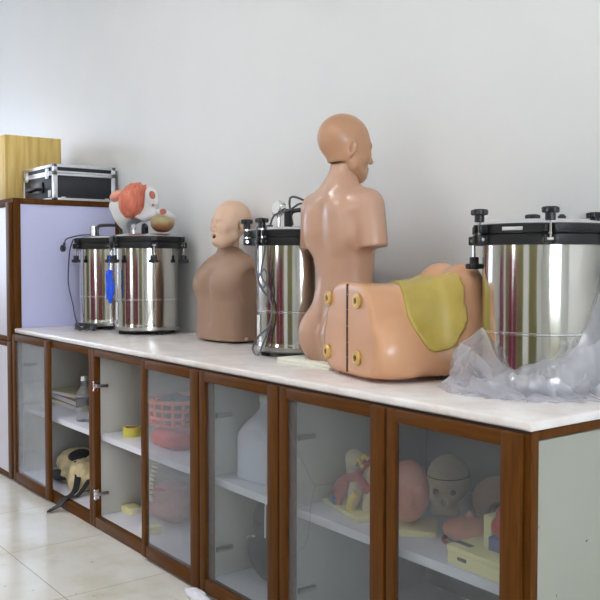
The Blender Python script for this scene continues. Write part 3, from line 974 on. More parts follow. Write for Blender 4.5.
# ------------------------------------------------------------------ tan bust
def cpr_bust():
    t = thing('mannequin_bust', 'tan armless bust with a paler open-mouthed head, standing against the wall', 'mannequin', (-3.405, 2.172, CT), PI)
    g = G((-0.25, -0.14, -0.01), (0.27, 0.16, 0.50), 0.0058)
    xs = 0.022 * np.clip((0.40 - g.z) / 0.10, 0, 1); g.x = g.x - xs
    zt = [0.0, 0.06, 0.14, 0.22, 0.29, 0.34, 0.38, 0.42]
    aw = [.182, .182, .182, .184, .186, .172, .125, .07]
    bw = [.104, .103, .101, .100, .098, .086, .062, .05]
    A = spl(g.z, zt, aw); B = spl(g.z, zt, bw)
    k = (np.abs(g.x / A) ** 2.8 + np.abs(g.y / B) ** 2.8) ** (1 / 2.8)
    d = (k - 1) * np.minimum(A, B) * 0.9
    d = smax(d, g.z - 0.405, 0.03)
    for s in (-1, 1):
        d = smin(d, ell(g, (s * 0.080, 0.058, 0.265), (0.085, 0.052, 0.062)), 0.035)
        d = smin(d, cap(g, (s * 0.03, -0.01, 0.395), (s * 0.150, -0.01, 0.335), 0.036, 0.048), 0.04)
        d = smax(d, -ell(g, (s * 0.224, -0.005, 0.255), (0.058, 0.064, 0.090)), 0.010)
        d = smin(d, ell(g, (s * 0.180, -0.005, 0.250), (0.012, 0.048, 0.076)), 0.01)
    d = smax(d, -cap(g, (0, 0.122, 0.10), (0, 0.128, 0.32), 0.010, 0.012), 0.04)
    d = smax(d, -(g.y + 0.085), 0.01)
    d = smin(d, cap(g, (0, -0.010, 0.36), (0, 0.0, 0.445), 0.060, 0.050), 0.035)
    d = smax(d, g.z - 0.440 - 0.30 * g.y, 0.006)
    d = smax(d, 0.008 - g.z, 0.006)
    surf('torso', g, d, M['skin_bust'], t)
    g = G((-0.10, -0.14, 0.38), (0.10, 0.15, 0.68), 0.0036)
    R = Matrix.Rotation(math.radians(4), 3, 'X')
    hd = head_field(g, 0.95, (-0.022, 0.012, 0.438), R, mouth_open=True)
    hd = smin(hd, smax(cap(g, (0, -0.004, 0.41), (0, 0.0, 0.50), 0.046, 0.046), 0.415 - g.z, 0.004), 0.02)
    h = surf('head', g, hd, M['skin_bust_head'], t)
    MB().ball((-0.022, 0.090, 0.481), (0.0148, 0.010, 0.009), 2).build('mouth', M['mouth'], h)
    q = MB()
    q.cyl((-0.040, 0.008, 0.452), (-0.0505, 0.012, 0.452), 0.0045, 10)
    q.cyl((0.040, 0.008, 0.452), (0.0505, 0.012, 0.452), 0.0045, 10)
    q.build('jaw_pin', M['mouth'], h)
    q = MB(); q.box((-0.13, -0.06, 0.0), (0.13, 0.06, 0.010), 0.003)
    q.build('foot_plate', M['groove'], t)
    q = MB(); q.cyl((-0.168, 0.02, 0.022), (-0.176, 0.02, 0.022), 0.008, 12)
    q.build('side_plug', M['skin_bust_head'], t)
    return t
cpr_bust()

# ------------------------------------------------------------------ lying torso
def lying_torso():
    t = thing('torso_simulator', 'peach torso on its back with brass bolts on its end and an olive belly cover', 'medical model', (-2.10, 1.785, CT), math.radians(-14))
    t.scale = (0.95, 0.95, 0.95)
    g = G((-0.30, -0.02, -0.01), (0.42, 0.45, 0.43), 0.0065)
    yt = [-0.02, 0.0, 0.06, 0.12, 0.20, 0.27, 0.34, 0.42]
    aw = [.204, .198, .186, .176, .166, .162, .168, .170]        # half width
    bw = [.156, .158, .158, .156, .158, .164, .180, .182]        # half height
    cz = [.164, .164, .162, .160, .162, .168, .186, .186]
    cx = [.0, .002, .014, .026, .052, .076, .100, .115]
    A = spl(g.y, yt, aw); B = spl(g.y, yt, bw); Z = spl(g.y, yt, cz); X = spl(g.y, yt, cx)
    x = g.x - X; z = g.z - Z
    # rounded top corners, wider flat bottom
    W = A * (1.0 - 0.18 * np.clip(z / B, -1, 1) - 0.05)
    k = (np.abs(x / W) ** 3.6 + np.abs(z / B) ** 3.6) ** (1 / 3.6)
    d = (k - 1) * np.minimum(A, B) * 0.9
    for s in (-1, 1):
        d = smin(d, ell(g, (s * 0.080 + 0.115, 0.340, 0.325), (0.076, 0.06, 0.055)), 0.05)
        d = smin(d, ell(g, (s * 0.150 + 0.030, 0.095, 0.10), (0.055, 0.09, 0.085)), 0.05)
    d = smin(d, ell(g, (0.220, 0.34, 0.20), (0.055, 0.05, 0.10)), 0.06)
    d = smax(d, -ell(g, (0.275, 0.235, 0.22), (0.050, 0.045, 0.10)), 0.05)     # waist hollow under the ribs
    d = smax(d, -g.y, 0.016)
    d = smax(d, g.y - 0.375, 0.04)
    d = smax(d, 0.012 - g.z, 0.008)
    # chamfer under the near hip
    d = smax(d, (g.x * 0.6 - g.z * 0.8) - 0.118, 0.012)
    body = d
    surf('torso', g, d, M['skin_lying'], t)
    # olive cover: a shell over the belly, hanging lower on the near side
    ang = np.arctan2(x, z)                        # 0 on top, + to the near (+x) side
    y0 = spl(np.clip(ang, -1.3, 2.3), [-1.3, -0.4, 0.2, 0.7, 1.1, 1.5, 1.75, 2.3], [.19, .175, .150, .126, .122, .132, .160, .25])
    y1 = spl(np.clip(ang, -1.3, 2.3), [-1.3, -0.4, 0.2, 0.7, 1.1, 1.5, 1.75, 2.3], [.25, .262, .272, .288, .298, .298, .280, .25])
    reg = smax(smax(y0 - g.y, g.y - y1, 0.02), np.maximum(-1.2 - ang, ang - 1.93) * 0.14, 0.028)
    sh = smax(body - 0.0075, reg, 0.006)
    sh = np.maximum(sh, -(body + 0.006))
    surf('belly_cover', g, sh, M['olive'], t)
    q = MB(); q.box((-0.003, -0.0035, 0.02), (0.003, 0.012, 0.316))
    s = q.build('split_seam', M['groove'], t)
    q = MB()
    for z in (0.07, 0.12, 0.175, 0.23, 0.28):
        q.box((-0.008, -0.003, z - 0.0012), (0.008, 0.002, z + 0.0012))
    q.build('seam_clip', M['steel_dull'], t)
    for (bx_, bz) in ((-0.142, 0.262), (0.078, 0.262), (-0.152, 0.075), (0.078, 0.075)):
        q = MB()
        q.lathe([(0.012, 0), (0.024, 0.002), (0.026, 0.010), (0.020, 0.016), (0.011, 0.016), (0.010, 0.010), (0, 0.010)], seg=24)
        q.move(Matrix.Translation((bx_, 0.004, bz)) @ Matrix.Rotation(PI / 2, 4, 'X'))
        bo = q.build('bolt', M['brass'], t)
        MB().cyl((bx_, -0.0045, bz), (bx_, -0.008, bz), 0.006, 12).build('bolt_centre', M['groove'], bo)
    q = MB(); q.box((-0.13, 0.03, 0.0), (0.125, 0.30, 0.016), 0.004)
    q.build('foot_plate', M['seam_brown'], t)
    return t
lying_torso()

# ------------------------------------------------------------------ muscle model on the pot lid
def muscle_model():
    z0 = CT + 0.5175
    t = thing('muscle_model', 'white anatomical model with a red fan of muscle, lying on the corner pot lid', 'anatomical model', (-4.06, 2.085, z0), math.atan2(0.796, 0.605))
    # local x: picture right, y: away, z: up
    g = G((-0.23, -0.15, -0.01), (0.18, 0.15, 0.28), 0.0042)
    Ry = lambda a: Matrix.Rotation(math.radians(a), 3, 'Y')
    d = ell(g, (-0.085, 0.01, 0.125), (0.084, 0.090, 0.105), Ry(18))
    d = smin(d, cap(g, (-0.160, 0.0, 0.14), (-0.095, 0.0, 0.012), 0.034, 0.016), 0.03)       # lower left blade
    d = smin(d, cap(g, (-0.03, -0.045, 0.075), (0.085, -0.055, 0.105), 0.030, 0.018), 0.03)  # neck towards the lower lobe
    d = smin(d, ell(g, (0.012, -0.02, 0.155), (0.050, 0.055, 0.070), Ry(-20)), 0.03)
    d = smax(d, -ell(g, (-0.048, -0.05, 0.015), (0.046, 0.12, 0.058)), 0.015)
    d = smax(d, 0.0005 - g.z, 0.004)
    surf('shell', g, d, M['model_white'], t)
    g = G((-0.17, -0.14, 0.04), (0.04, 0.10, 0.29), 0.0042)
    d = ell(g, (-0.064, -0.050, 0.160), (0.070, 0.068, 0.092), Ry(14))
    d = smin(d, ell(g, (-0.045, -0.02, 0.215), (0.052, 0.05, 0.040)), 0.03)
    d = d + 0.0012 * np.sin(170 * (g.x + 0.3 * (g.z - 0.165)))
    for (x, z, dx) in ((-0.035, 0.250, 0.010), (-0.012, 0.240, 0.016)):
        d = smin(d, cap(g, (x, -0.04, z - 0.03), (x + dx, -0.04, z + 0.006), 0.012, 0.004), 0.015)
    surf('muscle', g, d, M['muscle'], t)
    g = G((-0.21, -0.10, 0.11), (-0.07, 0.07, 0.24), 0.0042)
    d = ell(g, (-0.143, -0.030, 0.190), (0.042, 0.050, 0.028), Ry(-24))
    surf('small_muscle', g, d, M['model_pink'], t)
    q = MB(); q.ball((0.040, -0.072, 0.182), (0.034, 0.014, 0.053), 3, Ry(-16))
    dk = q.build('cut_disc', M['model_white'], t)
    MB().ball((0.044, -0.0835, 0.190), (0.016, 0.0055, 0.022), 3, Ry(-16)).build('disc_core', M['disc_core'], dk)
    g = G((-0.01, -0.15, -0.01), (0.18, 0.09, 0.13), 0.0042)
    d = ell(g, (0.090, -0.045, 0.052), (0.062, 0.070, 0.052), Ry(-6))
    d = smax(d, (g.z - 0.092) - 0.20 * (0.08 - g.x), 0.012)
    d = smax(d, 0.0005 - g.z, 0.004)
    surf('lower_muscle', g, d, M['bulb'], t)
    g = G((0.0, -0.14, 0.04), (0.19, 0.06, 0.16), 0.0042)
    d = ell(g, (0.100, -0.060, 0.098), (0.050, 0.046, 0.020), Ry(20))
    d = smin(d, cap(g, (0.12, -0.06, 0.085), (0.148, -0.055, 0.080), 0.012, 0.007), 0.02)
    wc = surf('white_cap', g, d, M['model_white'], t)
    MB().ball((0.101, -0.101, 0.105), (0.018, 0.009, 0.016), 3).build('disc_core', M['disc_core'], wc)
    q = MB(); q.ball((0.066, -0.078, 0.116), 0.006, 2); q.ball((0.048, -0.088, 0.140), 0.006, 2)
    q.build('bead', M['disc_core'], t)
    return t
muscle_model()

# ------------------------------------------------------------------ plastic bag around the big pot
def plastic_bag():
    cx, cy = P4
    nu, nv = 300, 70
    ub = np.radians([-135, -112, -95, -80, -62, -42, -26, -5, 20, 40, 58, 75, 95, 120])
    top = [.02, .07, .16, .175, .17, .10, .075, .095, .115, .16, .24, .30, .33, .25]
    out = [.03, .04, .062, .085, .10, .09, .085, .075, .075, .085, .10, .10, .07, .03]
    bulge = [.02, .045, .075, .085, .08, .06, .045, .045, .05, .055, .06, .06, .05, .03]
    b = bmesh.new()
    rows = []
    for i in range(nu + 1):
        u = ub[0] + (ub[-1] - ub[0]) * i / nu
        T = float(spl(np.array(u), ub, top)); O = float(spl(np.array(u), ub, out)); Bg = float(spl(np.array(u), ub, bulge))
        row = []
        for j in range(nv + 1):
            v = j / nv
            # from the top edge on the pot, over the bulge, to the skirt on the worktop
            zz = T * (1 - v) ** 1.25
            rr = 0.170 + Bg * math.sin(min(1.0, v * 1.25) * PI * 0.62) + (O - 0.6 * Bg) * max(0.0, v - 0.55) / 0.45
            p = Vector((u * 3.2, v * 3.0 * (0.6 + T), 0.3))
            n1 = noise.turbulence(p * 0.8, 3, True, noise_basis='PERLIN_ORIGINAL')
            q1 = 1.0 - abs(noise.noise(Vector((u * 3.4 + v * 1.6, v * 1.3 - u * 1.1, 2.0)))) * 2
            q2 = 1.0 - abs(noise.noise(Vector((u * 7.5 - v * 3.0, v * 2.6 + u * 2, 7.0)))) * 2
            w_ = math.sin(min(1, v * 1.6 + 0.06) * PI / 2)
            dr = (0.020 * (n1 - 0.55) + 0.030 * (q1 - 0.55) + 0.007 * (q2 - 0.5)) * w_
            rr = max(0.1695, rr + dr)
            zz = zz + (0.004 * q2 + 0.014 * q1 - 0.006) * min(1, v * 3) * (1 - v) + 0.010 * noise.noise(Vector((u * 6, 5.0, 0))) * (1 - v)
            zz = max(0.0015, zz) + 0.004 * max(0, noise.noise(Vector((u * 8, v * 4, 4.0)))) * v
            a = f4 + u
            row.append(b.verts.new((cx + rr * math.cos(a), cy + rr * math.sin(a) if cy + rr * math.sin(a) < WY - 0.006 else WY - 0.006, CT + zz)))
        rows.append(row)
    for A, Bq in zip(rows, rows[1:]):
        for j in range(nv):
            b.faces.new((A[j], Bq[j], Bq[j + 1], A[j + 1]))
    me = bpy.data.meshes.new('plastic_bag'); b.to_mesh(me); b.free()
    o = link_mesh('plastic_bag', me, M['film'], None, True, 60)
    tag(o, 'crumpled clear plastic bag pulled down around the large steel pot', 'bag')
    # loose inner folds, part of the same bag
    b = bmesh.new()
    rnd = random.Random(11)
    for (u0, u1, z0, z1, r0) in ((-1.75, -0.55, 0.03, 0.135, .21), (-0.85, 0.5, 0.0, 0.075, .225), (0.1, 1.35, 0.02, 0.16, .205), (-1.3, -0.1, 0.0, 0.055, .25)):
        rows = []
        for i in range(81):
            u = u0 + (u1 - u0) * i / 80
            row = []
            for j in range(25):
                v = j / 24
                q1 = 1.0 - abs(noise.noise(Vector((u * 4.5 + r0 * 50, v * 1.2 + u, r0 * 90)))) * 2
                q2 = noise.noise(Vector((u * 9, v * 2 + r0 * 40, 3.0)))
                e = math.sin(PI * i / 80) ** 0.5
                zz = z0 + (z1 - z0) * v * e * (0.8 + 0.25 * q1)
                rr = r0 + 0.022 * math.sin(v * PI) + 0.020 * q1 * (0.3 + v) + 0.010 * q2
                a = f4 + u
                row.append(b.verts.new((cx + rr * math.cos(a), min(WY - .006, cy + rr * math.sin(a)), CT + max(0.002, zz))))
            rows.append(row)
        for A, Bq in zip(rows, rows[1:]):
            for j in range(24):
                b.faces.new((A[j], Bq[j], Bq[j + 1], A[j + 1]))
    me = bpy.data.meshes.new('inner_fold'); b.to_mesh(me); b.free()
    link_mesh('inner_fold', me, M['film'], o, True, 60)
plastic_bag()

# ------------------------------------------------------------------ things inside the cabinets
FB = 0.05
# first cabinet: folders, a bottle and a canvas bag
for k, (z, h, m, lb, rz) in enumerate(((SH, 0.022, 'box_cream', 'thin cream folder, lowest of the flat stack on the shelf', 0.05), (SH + 0.0225, 0.035, 'card_brown', 'dusty pink cardboard folder lying on the thin cream folder', -0.04), (SH + 0.058, 0.020, 'model_cream', 'pale folder on top of the flat stack on the shelf', 0.10))):
    t = thing('paper_folder', lb, 'folder', (-4.53, 1.96, z), rz)
    MB().box((-0.20, -0.14, 0), (0.20, 0.14, h), 0.003).build('cover', M[m], t)
    MB().box((-0.196, -0.1415, h * 0.2), (0.196, -0.138, h * 0.8)).build('page_block', M['paper'], t)
t = thing('plastic_bottle', 'clear plastic bottle with a narrow neck on the cabinet shelf', 'bottle', (-4.075, 1.740, SH))
t.scale = (0.85, 0.85, 0.95)
MB().lathe([(0, 0), (0.042, 0), (0.046, 0.008), (0.046, 0.125), (0.040, 0.15), (0.019, 0.178), (0.0155, 0.19), (0.0155, 0.215)], seg=28).build('bottle_body', M['bottle'], t)
MB().lathe([(0, 0.235), (0.017, 0.235), (0.018, 0.232), (0.018, 0.212), (0.0158, 0.212)], seg=20).build('cap', M['label'], t)
MB().lathe([(0.0464, 0.085), (0.0466, 0.09), (0.0466, 0.115), (0.0464, 0.12)], seg=28).build('wrapper', M['cord_grey'], t)

def crumple(name, g, d, mat, amp, sc_, parent, seed=0.0):
    o = surf(name, g, d, mat, parent)
    me = o.data
    for vt in me.vertices:
        q = vt.co * sc_ + Vector((seed, seed, seed))
        n_ = (1 - 2 * abs(noise.noise(q))) * 0.6 + (1 - 2 * abs(noise.noise(q * 2.1))) * 0.4
        vt.co += vt.normal * (n_ - 0.4) * amp
        if vt.co.z < 0.002:
            vt.co.z = 0.002
    return o
t = thing('canvas_bag', 'slumped beige canvas bag with a black strap hanging over the cabinet edge', 'bag', (-4.30, 1.83, FB + 0.001))
g = G((-0.26, -0.17, -0.03), (0.23, 0.2, 0.24), 0.009)
d = ell(g, (-0.03, 0.04, 0.06), (0.19, 0.13, 0.095))
d = smin(d, ell(g, (0.10, -0.02, 0.06), (0.10, 0.10, 0.085)), 0.04)
d = smin(d, ell(g, (-0.12, 0.02, 0.09), (0.09, 0.10, 0.07)), 0.04)
d = smax(d, -g.z, 0.01)
cb = crumple('bag_cloth', g, d, M['beige_cloth'], 0.035, 9, t)
q = MB(); q.ball((-0.01, -0.02, 0.155), (0.075, 0.055, 0.022), 3, Matrix.Rotation(0.3, 3, 'X')); q.ball((-0.12, -0.08, 0.035), (0.09, 0.05, 0.025), 3)
q.build('dark_patch', M['dark_cloth'], t)
q = MB()
def strap(pts, wd):
    P = smooth_path([Vector(p) for p in pts], 6)
    for a, b_ in zip(P, P[1:]):
        dv = (b_ - a)
        q2 = dv.to_track_quat('X', 'Z').to_matrix()
        q.box((-dv.length * 0.55, -wd / 2, -0.002), (dv.length * 0.55, wd / 2, 0.002), rot=q2)
        for vt in list(q.bm.verts)[-8:]:
            vt.co += (a + b_) / 2
strap([(0.06, -0.06, 0.14), (0.14, -0.09, 0.09), (0.195, -0.125, 0.035), (0.215, -0.16, 0.012), (0.222, -0.195, 0.006), (0.226, -0.226, -0.022), (0.222, -0.275, -0.046)], 0.032)
strap([(0.17, -0.02, 0.09), (0.215, -0.08, 0.05), (0.235, -0.13, 0.012), (0.245, -0.17, 0.012), (0.25, -0.200, 0.005), (0.245, -0.232, -0.024), (0.225, -0.285, -0.046)], 0.026)
q.build('strap', M['rubber'], t)

# second cabinet
t = thing('tape_roll', 'olive yellow tape roll on the shelf of the open cabinet', 'tape', (-3.59, 1.765, SH))
t.scale = (0.82, 0.82, 0.85)
MB().lathe([(0.036, 0), (0.052, 0), (0.053, 0.002), (0.053, 0.046), (0.052, 0.048), (0.036, 0.048)], seg=36).build('tape_band', M['tape'], t)
MB().lathe([(0.0335, 0.001), (0.0358, 0.001), (0.0358, 0.047), (0.0335, 0.047), (0.0335, 0.001)], seg=36).build('core', M['card_brown'], t)
t = thing('card_block', 'small pale yellow block on the floor of the open cabinet', 'block', (-3.675, 1.80, FB))
MB().box((-0.045, -0.035, 0), (0.045, 0.035, 0.03), 0.003).build('block_body', M['box_cream'], t)
MB().box((0.0445, -0.02, 0.008), (0.0455, 0.02, 0.022)).build('label_patch', M['label'], t)
t = thing('card_block', 'small pale yellow block behind the hazy glass below the mauve ball', 'block', (-3.352, 1.735, FB))
MB().box((-0.045, -0.03, 0), (0.045, 0.03, 0.035), 0.003).build('block_body', M['box_cream'], t)
MB().box((-0.035, -0.0306, 0.008), (0.035, -0.0295, 0.022)).build('label_patch', M['label'], t)

# orange basket with dark cloth
t = thing('plastic_basket', 'orange plastic basket holding dark cloth behind the hazy door', 'basket', (-3.345, 1.86, SH + 0.086))
q = MB()
for zz, rr in ((0.105, 0.135), (0.07, 0.130), (0.035, 0.125), (0.005, 0.120)):
    pts = [(rr * 1.05 * math.cos(a), rr * 0.95 * math.sin(a), zz) for a in [2 * PI * i / 32 for i in range(33)]]
    q.tube(pts, 0.010 if zz > 0.1 else 0.007, 7, 1)
for i in range(18):
    a = 2 * PI * i / 18
    q.tube([(0.126 * math.cos(a), 0.114 * math.sin(a), 0.002), (0.141 * math.cos(a), 0.128 * math.sin(a), 0.105)], 0.007, 6, 1)
q.lathe([(0, 0), (0.115, 0), (0.118, 0.004), (0, 0.004)], seg=32)
q.build('basket_shell', M['orange'], t)
t = thing('dark_cloth', 'crumpled dark cloth stuffed in the orange basket', 'cloth', (-3.345, 1.86, SH + 0.091))
g = G((-0.13, -0.12, -0.01), (0.13, 0.12, 0.15), 0.008)
crumple('cloth_bundle', g, smax(ell(g, (0, 0, 0.055), (0.112, 0.10, 0.065)), -g.z, 0.01), M['dark_cloth'], 0.018, 12, t, 3.0)
t = thing('red_cloth', 'folded bright red cloth under the orange basket', 'cloth', (-3.275, 1.845, SH))
g = G((-0.16, -0.15, -0.02), (0.16, 0.15, 0.12), 0.008)
k_ = (np.abs(g.x / 0.125) ** 4 + np.abs(g.y / 0.11) ** 4 + np.abs((g.z - 0.036) / 0.036) ** 4) ** 0.25
crumple('cloth_fold', g, (k_ - 1) * 0.034, M['red_cloth'], 0.010, 14, t, 1.0)
t = thing('vertebra_strand', 'strand of small cream vertebra pieces hanging under the shelf', 'anatomical model', (-3.375, 1.762, SH - 0.03))
MB().tube([(0.03, 0, 0.0), (0.02, 0, -0.05), (-0.01, 0, -0.11), (-0.035, 0, -0.17), (-0.03, 0, -0.225)], 0.003, 6, 5).build('string', M['cord_grey'], t)
P = smooth_path([Vector(p) for p in [(0.03, 0, -0.015), (0.02, 0, -0.05), (-0.01, 0, -0.11), (-0.035, 0, -0.17), (-0.03, 0, -0.225)]], 3)
for i, p_ in enumerate(P):
    q = MB(); q.ball(p_, (0.013, 0.013, 0.0075), 2); q.box((p_.x - 0.024, p_.y - 0.004, p_.z - 0.003), (p_.x + 0.024, p_.y + 0.004, p_.z + 0.003), 0.002)
    q.build('vertebra', M['model_cream'], t)
t = thing('mesh_ball', 'mauve rounded bundle on the cabinet floor behind the hazy door', 'bundle', (-3.455, 1.90, FB))
g = G((-0.16, -0.14, -0.02), (0.16, 0.14, 0.2), 0.008)
crumple('bundle_cloth', g, smax(ell(g, (0, 0, 0.085), (0.13, 0.11, 0.09)), -g.z, 0.01), M['mauve'], 0.012, 18, t, 2.0)
MB().tube([(-0.12, -0.06, 0.105), (-0.06, -0.105, 0.135), (0.0, -0.10, 0.158), (0.06, -0.07, 0.160)], 0.004, 6, 5).build('drawstring', M['red_cloth'], t)

# third cabinet
t = thing('plastic_jug', 'tall white plastic jug with sloping shoulders on the shelf', 'jug', (-2.575, 1.81, SH), 0.12)
g = G((-0.15, -0.11, -0.01), (0.15, 0.11, 0.33), 0.006)
k_ = (np.abs(g.x / 0.108) ** 4 + np.abs(g.y / 0.085) ** 4) ** 0.25
d = (k_ - 1) * 0.08
d = smax(d, g.z - 0.245 + 0.9 * np.maximum(0, np.sqrt(g.x ** 2 + g.y ** 2) - 0.04), 0.03)
d = smin(d, cap(g, (0.0, 0, 0.22), (0.0, 0, 0.285), 0.030), 0.025)
d = smax(d, g.z - 0.285, 0.004)
d = smax(d, -g.z, 0.008)
surf('jug_body', g, d, M['jug'], t)
MB().cyl((0, 0, 0.282), (0, 0, 0.312), 0.033, 24, bev=0.004).build('screw_cap', M['label'], t)
MB().tube([(0.07, 0, 0.18), (0.10, 0, 0.235), (0.06, 0, 0.27), (0.025, 0, 0.262)], 0.011, 8, 5).build('jug_handle', M['jug'], t)
t = thing('backpack', 'black backpack standing on the floor of the single door cabinet', 'backpack', (-2.565, 1.88, FB))
g = G((-0.17, -0.14, -0.02), (0.17, 0.14, 0.36), 0.008)
k_ = (np.abs(g.x / 0.135) ** 3 + np.abs((g.y) / 0.095) ** 3 + np.abs((g.z - 0.15) / 0.17) ** 3) ** (1 / 3)
d = smin((k_ - 1) * 0.09, ell(g, (-0.01, -0.075, 0.09), (0.10, 0.055, 0.08)), 0.02)
d = smax(d, -g.z, 0.01)
crumple('backpack_body', g, d, M['dark_cloth'], 0.012, 9, t, 4.0)
MB().tube([(-0.03, 0.0, 0.31), (-0.03, -0.01, 0.335), (0.03, -0.01, 0.335), (0.03, 0.0, 0.31)], 0.008, 7, 5).build('loop', M['dark_cloth'], t)
MB().tube([(-0.07, -0.127, 0.155), (-0.035, -0.138, 0.175), (0.0, -0.138, 0.182)], 0.003, 6, 5).build('zip_pull', M['alu'], t)
t = tag(MB().tube([(-2.392, 1.680, 0.75), (-2.390, 1.678, 0.62), (-2.398, 1.679, 0.50), (-2.402, 1.676, 0.38), (-2.405, 1.676, 0.28)], 0.003, 6, 6).build('hanging_cord', M['label']), 'thin pale cord hanging in front of the white jug', 'cord')

# fourth cabinet: anatomical models on the shelf
t = thing('pelvis_model', 'cream pelvis model with red and blue vessels on a pale board', 'anatomical model', (-2.055, 1.825, SH), math.radians(-13))
t.scale = (0.8, 0.8, 0.95)
MB().box((-0.17, -0.11, 0), (0.14, 0.09, 0.016), 0.003).build('base_board', M['box_cream'], t)
g = G((-0.18, -0.13, 0.0), (0.17, 0.10, 0.21), 0.005)
d = cap(g, (-0.085, 0.0, 0.05), (-0.105, 0.0, 0.155), 0.030, 0.034)
d = smin(d, ell(g, (-0.075, 0.0, 0.165), (0.050, 0.030, 0.022)), 0.02)
d = smin(d, cap(g, (0.06, -0.02, 0.03), (0.09, 0.0, 0.145), 0.026, 0.036), 0.02)
d = smin(d, ell(g, (-0.01, 0.03, 0.06), (0.11, 0.04, 0.045)), 0.03)
d = smin(d, cap(g, (-0.005, -0.06, 0.015), (0.01, -0.05, 0.085), 0.022, 0.028), 0.02)
d = smax(d, 0.015 - g.z, 0.004)
surf('bone', g, d, M['model_cream'], t)
q = MB()
q.tube([(-0.155, -0.06, 0.03), (-0.12, -0.07, 0.055), (-0.07, -0.07, 0.09), (-0.01, -0.06, 0.115), (0.05, -0.06, 0.125), (0.12, -0.06, 0.10)], 0.017, 9, 5)
q.tube([(-0.10, -0.085, 0.02), (-0.075, -0.08, 0.05), (-0.06, -0.07, 0.09)], 0.018, 9, 5)
q.tube([(-0.05, -0.095, 0.02), (-0.045, -0.09, 0.05), (-0.02, -0.07, 0.10)], 0.013, 9, 5)
q.tube([(0.0, -0.04, 0.12), (0.01, -0.02, 0.15), (0.03, 0.0, 0.175)], 0.014, 9, 5)
q.build('red_vessel', M['model_red'], t)
q = MB()
q.tube([(-0.13, -0.09, 0.022), (-0.095, -0.10, 0.032), (-0.06, -0.105, 0.026)], 0.012, 8, 5)
q.tube([(-0.03, 0.0, 0.155), (0.0, -0.01, 0.18), (0.04, -0.02, 0.185)], 0.008, 8, 5)
q.tube([(-0.04, -0.02, 0.15), (0.0, -0.035, 0.165), (0.04, -0.045, 0.165)], 0.006, 8, 5)
q.build('blue_vessel', M['model_blue'], t)
q = MB()
q.tube([(-0.02, -0.03, 0.162), (0.02, -0.04, 0.178), (0.06, -0.05, 0.165)], 0.008, 8, 5)
q.tube([(0.01, -0.03, 0.175), (0.04, -0.03, 0.195), (0.07, -0.03, 0.19)], 0.007, 8, 5)
q.tube([(0.03, -0.09, 0.02), (0.035, -0.085, 0.05), (0.05, -0.07, 0.075)], 0.015, 8, 5)
q.build('yellow_nerve', M['model_yellow'], t)
t = thing('jaw_model', 'small cream skull piece at the back of the shelf beside the pelvis model', 'anatomical model', (-2.165, 1.965, SH))
t.scale = (0.62, 0.62, 0.85)
g = G((-0.11, -0.1, -0.01), (0.11, 0.1, 0.15), 0.005)
d = ell(g, (0.0, 0.0, 0.07), (0.075, 0.07, 0.058), Matrix.Rotation(0.5, 3, 'Y'))
d = smax(d, -ell(g, (-0.05, -0.06, 0.035), (0.045, 0.045, 0.03)), 0.02)
d = smin(d, cap(g, (0.03, 0.0, 0.03), (0.05, 0.0, 0.004), 0.018), 0.02)
d = smax(d, -g.z, 0.004)
surf('bone', g, d, M['model_cream'], t)
q = MB(); q.tube([(-0.03, -0.06, 0.045), (0.0, -0.07, 0.055), (0.03, -0.065, 0.05)], 0.006, 7, 5)
q.build('tooth_row', M['model_white'], t)

t = thing('face_model', 'rounded pink face model on a pale board behind the last door post', 'anatomical model', (-1.825, 1.80, SH), math.radians(42))
t.scale = (0.80, 0.80, 0.80)
MB().box((-0.085, -0.085, 0), (0.095, 0.085, 0.022), 0.003).build('base_board', M['box_cream'], t)
g = G((-0.12, -0.11, 0.0), (0.12, 0.12, 0.28), 0.006)
d = ell(g, (-0.01, 0.0, 0.145), (0.078, 0.085, 0.115))
d = smin(d, cap(g, (0.0, -0.08, 0.15), (0.0, -0.092, 0.12), 0.009, 0.012), 0.02)
for s_ in (-1, 1):
    d = smax(d, -ell(g, (s_ * 0.03, -0.088, 0.165), (0.02, 0.02, 0.011)), 0.014)
d = smin(d, cap(g, (-0.015, -0.075, 0.095), (0.015, -0.075, 0.095), 0.008), 0.012)
d = smax(d, 0.021 - g.z, 0.004)
fm = surf('face', g, d, M['model_pink'], t)

t = thing('skull_model', 'cream skull with dark eye holes and a brow line at the back of the shelf', 'anatomical model', (-1.885, 2.02, SH), math.radians(34))
t.scale = (0.80, 0.80, 0.80)
g = G((-0.11, -0.13, -0.01), (0.11, 0.13, 0.25), 0.005)
d = ell(g, (0, 0.01, 0.135), (0.083, 0.102, 0.092))
d = smin(d, ell(g, (0, -0.055, 0.075), (0.056, 0.045, 0.055)), 0.03)
d = smin(d, cap(g, (-0.04, -0.06, 0.022), (0.04, -0.06, 0.022), 0.020), 0.02)
for s_ in (-1, 1):
    d = smin(d, cap(g, (s_ * 0.058, -0.05, 0.075), (s_ * 0.072, 0.01, 0.085), 0.010), 0.012)
    d = smax(d, -ell(g, (s_ * 0.032, -0.103, 0.098), (0.020, 0.035, 0.018)), 0.008)
d = smax(d, -ell(g, (0, -0.105, 0.066), (0.011, 0.03, 0.016)), 0.006)
d = smax(d, -cap(g, (-0.035, -0.10, 0.037), (0.035, -0.10, 0.037), 0.005), 0.004)
d = smax(d, -g.z, 0.006)
sk = surf('skull_bone', g, d, M['model_cream'], t)
q = MB()
for s_ in (-1, 1):
    q.ball((s_ * 0.032, -0.072, 0.098), (0.014, 0.010, 0.013), 2)
q.build('eye_hole', M['groove'], t)
pts = [(0.0838 * math.cos(a), 0.01 + 0.1028 * math.sin(a), 0.150) for a in [2 * PI * i / 40 for i in range(41)]]
MB().tube(pts, 0.0015, 5, 1).build('skull_cut_line', M['groove'], t)

